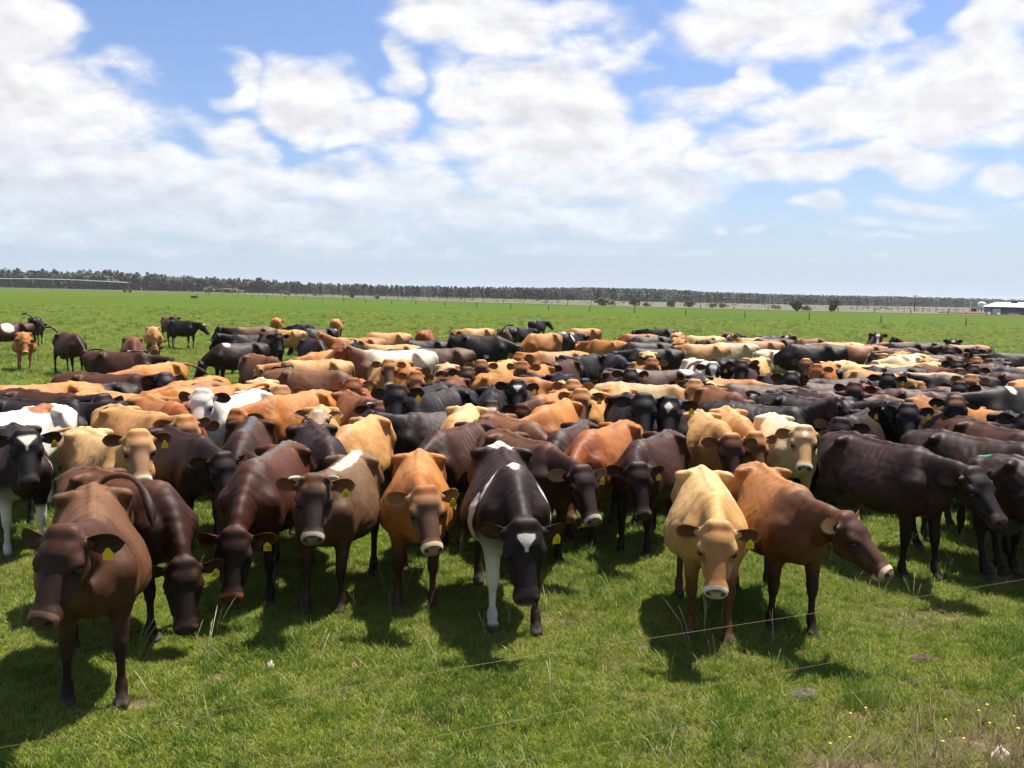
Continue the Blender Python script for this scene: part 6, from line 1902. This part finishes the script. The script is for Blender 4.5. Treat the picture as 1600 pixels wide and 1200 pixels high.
def tuft(seed, n, rad, h0, h1, w, lean, mat, seg=3):
    r = random.Random(seed); v, f = [], []
    for k in range(n):
        a = r.uniform(0, 6.283); q = rad * math.sqrt(r.random())
        x, y = q * math.cos(a), q * math.sin(a)
        h = r.uniform(h0, h1); ba = r.uniform(0, 6.283); ln = r.uniform(.15, 1) * lean * h
        fa = r.uniform(0, 6.283); wx, wy = math.cos(fa) * w / 2, math.sin(fa) * w / 2
        b = len(v)
        for s in range(seg):
            t = s / seg; k2 = 1 - t * .55
            px, py, pz = x + math.cos(ba) * ln * t * t, y + math.sin(ba) * ln * t * t, h * (t - .15 * t * t)
            v += [(px - wx * k2, py - wy * k2, pz - .01 * (s == 0)), (px + wx * k2, py + wy * k2, pz - .01 * (s == 0))]
        v.append((x + math.cos(ba) * ln, y + math.sin(ba) * ln, h * .85))
        for s in range(seg - 1):
            f.append((b + 2 * s, b + 2 * s + 1, b + 2 * s + 3, b + 2 * s + 2))
        f.append((b + 2 * seg - 2, b + 2 * seg - 1, b + 2 * seg))
    me = bpy.data.meshes.new('tuft'); me.from_pydata(v, [], f); me.materials.append(mat); me.update()
    me.polygons.foreach_set('use_smooth', [True] * len(f))
    return me


def build_grass():
    rs = np.random.RandomState(12)
    gm = blade_material('grass_blades', (.128, .165, .012), (.315, .345, .047))
    lush = blade_material('lush_grass_blades', (.055, .115, .010), (.15, .24, .030))
    dry = blade_material('dry_grass_blades', (.18, .15, .065), (.36, .30, .16))
    kinds = [tuft(k, 24, .06, .018, .058, .0042, 1.2, gm) for k in range(4)] + [tuft(10 + k, 24, .05, .04, .105, .0046, .9, lush) for k in range(2)] + [tuft(20 + k, 12, .06, .02, .07, .004, 1.3, dry) for k in range(2)]
    bands = [(2.6, 9.5, 820, 1.0), (9.5, 14, 400, 1.25), (14, 24, 110, 1.7), (24, 45, 26, 2.6), (45, 80, 7, 3.4), (80, 130, 1.6, 4.2)]
    P, S, I = [], [], []
    for y0, y1, dens, sc in bands:
        ex = 4.2 if y1 < 15 else 1.6
        w = .64 * y1 + ex
        n = int(dens * (y1 - y0) * 2 * w)
        x, y = rs.uniform(-w, w, n), rs.uniform(y0, y1, n)
        k = np.abs(x) < .64 * y + ex
        x, y = x[k], y[k]
        b = bare_at(x, y) if y0 < 14 else np.zeros_like(x)
        keep = rs.uniform(0, 1, len(x)) > b * 1.02
        x, y, b = x[keep], y[keep], b[keep]
        n1 = wob(np.stack([x, y, 0 * x], 1), 41, 1.1); n2 = wob(np.stack([x, y, 0 * x], 1), 42, 5.0)
        idx = rs.randint(0, 4, len(x))
        u = rs.uniform(0, 1, len(x))
        idx = np.where(u < .10 + .25 * np.clip(n1 + n2, 0, 1), 4 + rs.randint(0, 2, len(x)), idx)
        dz = np.clip((x - 1.0) * .28, 0, 1) * np.clip((5.6 - y) * .6, 0, 1)
        idx = np.where(rs.uniform(0, 1, len(x)) < .09 + .5 * dz + .3 * b, 6 + rs.randint(0, 2, len(x)), idx)
        s = sc * rs.uniform(.65, 1.25, len(x)) * (1 + .35 * n1 + .25 * n2)
        P.append(np.stack([x, y, ground_height(x, y)], 1)); S.append(np.stack([s * 1.1, s * 1.1, s * rs.uniform(.7, 1.2, len(x)) / sc ** .35], 1)); I.append(idx)
    P, S, I = np.concatenate(P), np.concatenate(S), np.concatenate(I)
    o = scatter('grass', P, S, rs.uniform(0, 6.28, len(P)), I, kinds)
    # long seeding stalks
    st = simple_mat('seed_stalk', (.40, .36, .19), .7, .3, 20)
    stalks = []
    for k in range(4):
        r = random.Random(60 + k); b = MB()
        for q in range(2):
            a = r.uniform(0, 6.28); h = r.uniform(.22, .42); ln = r.uniform(.1, .55) * h
            x, y = r.uniform(-.04, .04), r.uniform(-.04, .04)
            b.tube([(x, y, 0), (x + math.cos(a) * ln * .3, y + math.sin(a) * ln * .3, h * .55), (x + math.cos(a) * ln * .8, y + math.sin(a) * ln * .8, h * .9), (x + math.cos(a) * ln, y + math.sin(a) * ln, h)], [.0016, .0014, .003, .0008], 4)
        me = bpy.data.meshes.new('stalk'); me.from_pydata(b.v, [], b.f); me.materials.append(st); stalks.append(me)
    n = 240
    y = rs.uniform(3.6, 11, n); x = rs.uniform(-1, 1, n) * (.6 * y + .5)
    scatter('seed_stalks', np.stack([x, y, 0 * x], 1), np.repeat(rs.uniform(.5, 1.1, n)[:, None], 3, 1), rs.uniform(0, 6.28, n), rs.randint(0, 4, n), stalks, tilt=rs.uniform(-.3, .3, n).astype(np.float32))
    # weeds with yellow flowers in the dry corner
    yel = simple_mat('yellow_petals', (.62, .34, .02), .6, .2, 30); wst = simple_mat('weed_stem', (.38, .31, .15), .7, .4, 20)
    weeds = []
    for k in range(3):
        r = random.Random(80 + k); b = MB(); nf = 0
        for q in range(7):
            a = r.uniform(0, 6.28); h = r.uniform(.06, .17); ln = r.uniform(.3, .9) * h
            b.tube([(0, 0, 0), (math.cos(a) * ln * .5, math.sin(a) * ln * .5, h * .6), (math.cos(a) * ln, math.sin(a) * ln, h)], [.0022, .0018, .001], 4)
        nf = len(b.f)
        for q in range(1 if k == 0 else 0):
            a = r.uniform(0, 6.28); h = r.uniform(.10, .17)
            b.lathe([(.003, 0), (.010, .005), (.009, .009), (.002, .011)], (math.cos(a) * .05, math.sin(a) * .05, h), 7)
        me = bpy.data.meshes.new('weed'); me.from_pydata(b.v, [], b.f); me.materials.append(wst); me.materials.append(yel)
        mi = np.zeros(len(b.f), np.int32); mi[nf:] = 1; me.polygons.foreach_set('material_index', mi); weeds.append(me)
    n = 110
    pts = np.array([at(px, py)[:2] for px, py in zip(1600 - 330 * rs.uniform(0, 1, n) ** 1.6, 1210 - 100 * rs.uniform(0, 1, n) ** 1.5)])
    scatter('weeds', np.concatenate([pts, np.zeros((n, 1))], 1), np.repeat(rs.uniform(.7, 1.3, n)[:, None], 3, 1), rs.uniform(0, 6.28, n), np.where(rs.uniform(0, 1, n) < .12, 0, rs.randint(1, 3, n)), weeds)
    # one longer dark tuft
    q = at(1352, 1104)
    tm = tuft(99, 260, .15, .10, .26, .005, .55, lush, 4)
    o = link('grass_tussock', tm, None, None, (q[0], q[1], 0)); tag(o, 'dark tussock of longer grass near the bottom right', 'tussock')
    # cow pats, clods and pale fungi
    pat = simple_mat('dry_dung', (.085, .07, .052), .95, .35, 14); wet = simple_mat('dark_dung', (.05, .032, .022), .8, .35, 14); fung = simple_mat('pale_fungus', (.58, .46, .36), .7, .2, 20)

    def lump(seed, rx, ry, h, mat, nm, px, py, lb, ct):
        r = random.Random(seed); n, rings = 18, 6; v = []; f = []
        ph = [r.uniform(0, 6.28) for _ in range(4)]
        for i in range(rings):
            t = i / (rings - 1)
            for k in range(n):
                a = 6.283 * k / n
                q = (1 - t ** 1.5) * (1 + .18 * math.sin(2 * a + ph[0]) + .10 * math.sin(5 * a + ph[1])) + .02
                v.append((rx * q * math.cos(a), ry * q * math.sin(a), h * (t ** .6) * (1 + .25 * math.sin(3 * a + ph[2] + i)) - .01 + r.uniform(-.1, .1) * h))
        for i in range(rings - 1):
            for k in range(n):
                k2 = (k + 1) % n; f.append((i * n + k, i * n + k2, (i + 1) * n + k2, (i + 1) * n + k))
        f.append(tuple((rings - 1) * n + k for k in range(n)))
        me = bpy.data.meshes.new(nm); me.from_pydata(v, [], f); me.polygons.foreach_set('use_smooth', [True] * len(f))
        q = at(px, py); o = link(nm, me, mat, None, (q[0], q[1], .012), (0, 0, r.uniform(0, 6.28))); tag(o, lb, ct)
    lump(1, .10, .075, .05, pat, 'cow_pat', 1255, 1088, 'dry grey crumbled cow pat below the tan backed cow', 'cow pat')
    lump(2, .032, .03, .04, wet, 'dung_lump', 1241, 1052, 'small dark brown lump above the grey cow pat', 'dung')
    lump(3, .09, .06, .035, wet, 'cow_pat', 1440, 1030, 'dark cow pat under a grass clump at right', 'cow pat')
    lump(4, .06, .035, .02, wet, 'cow_pat', 1425, 1066, 'thin dark smear of dung right of the dark tussock', 'cow pat')
    lump(5, .026, .024, .045, fung, 'mushroom', 423, 1043, 'pale pink mushroom at the tip of a shadow', 'mushroom')
    lump(6, .026, .022, .04, simple_mat('brown_fungus', (.38, .22, .14), .8, .3, 20), 'mushroom', 553, 1044, 'brownish mushroom in the sunlit grass', 'mushroom')
    lump(7, .05, .05, .10, fung, 'thistle_head', 1562, 1193, 'white fluffy seed head among the yellow flowers', 'weed')


build_grass()
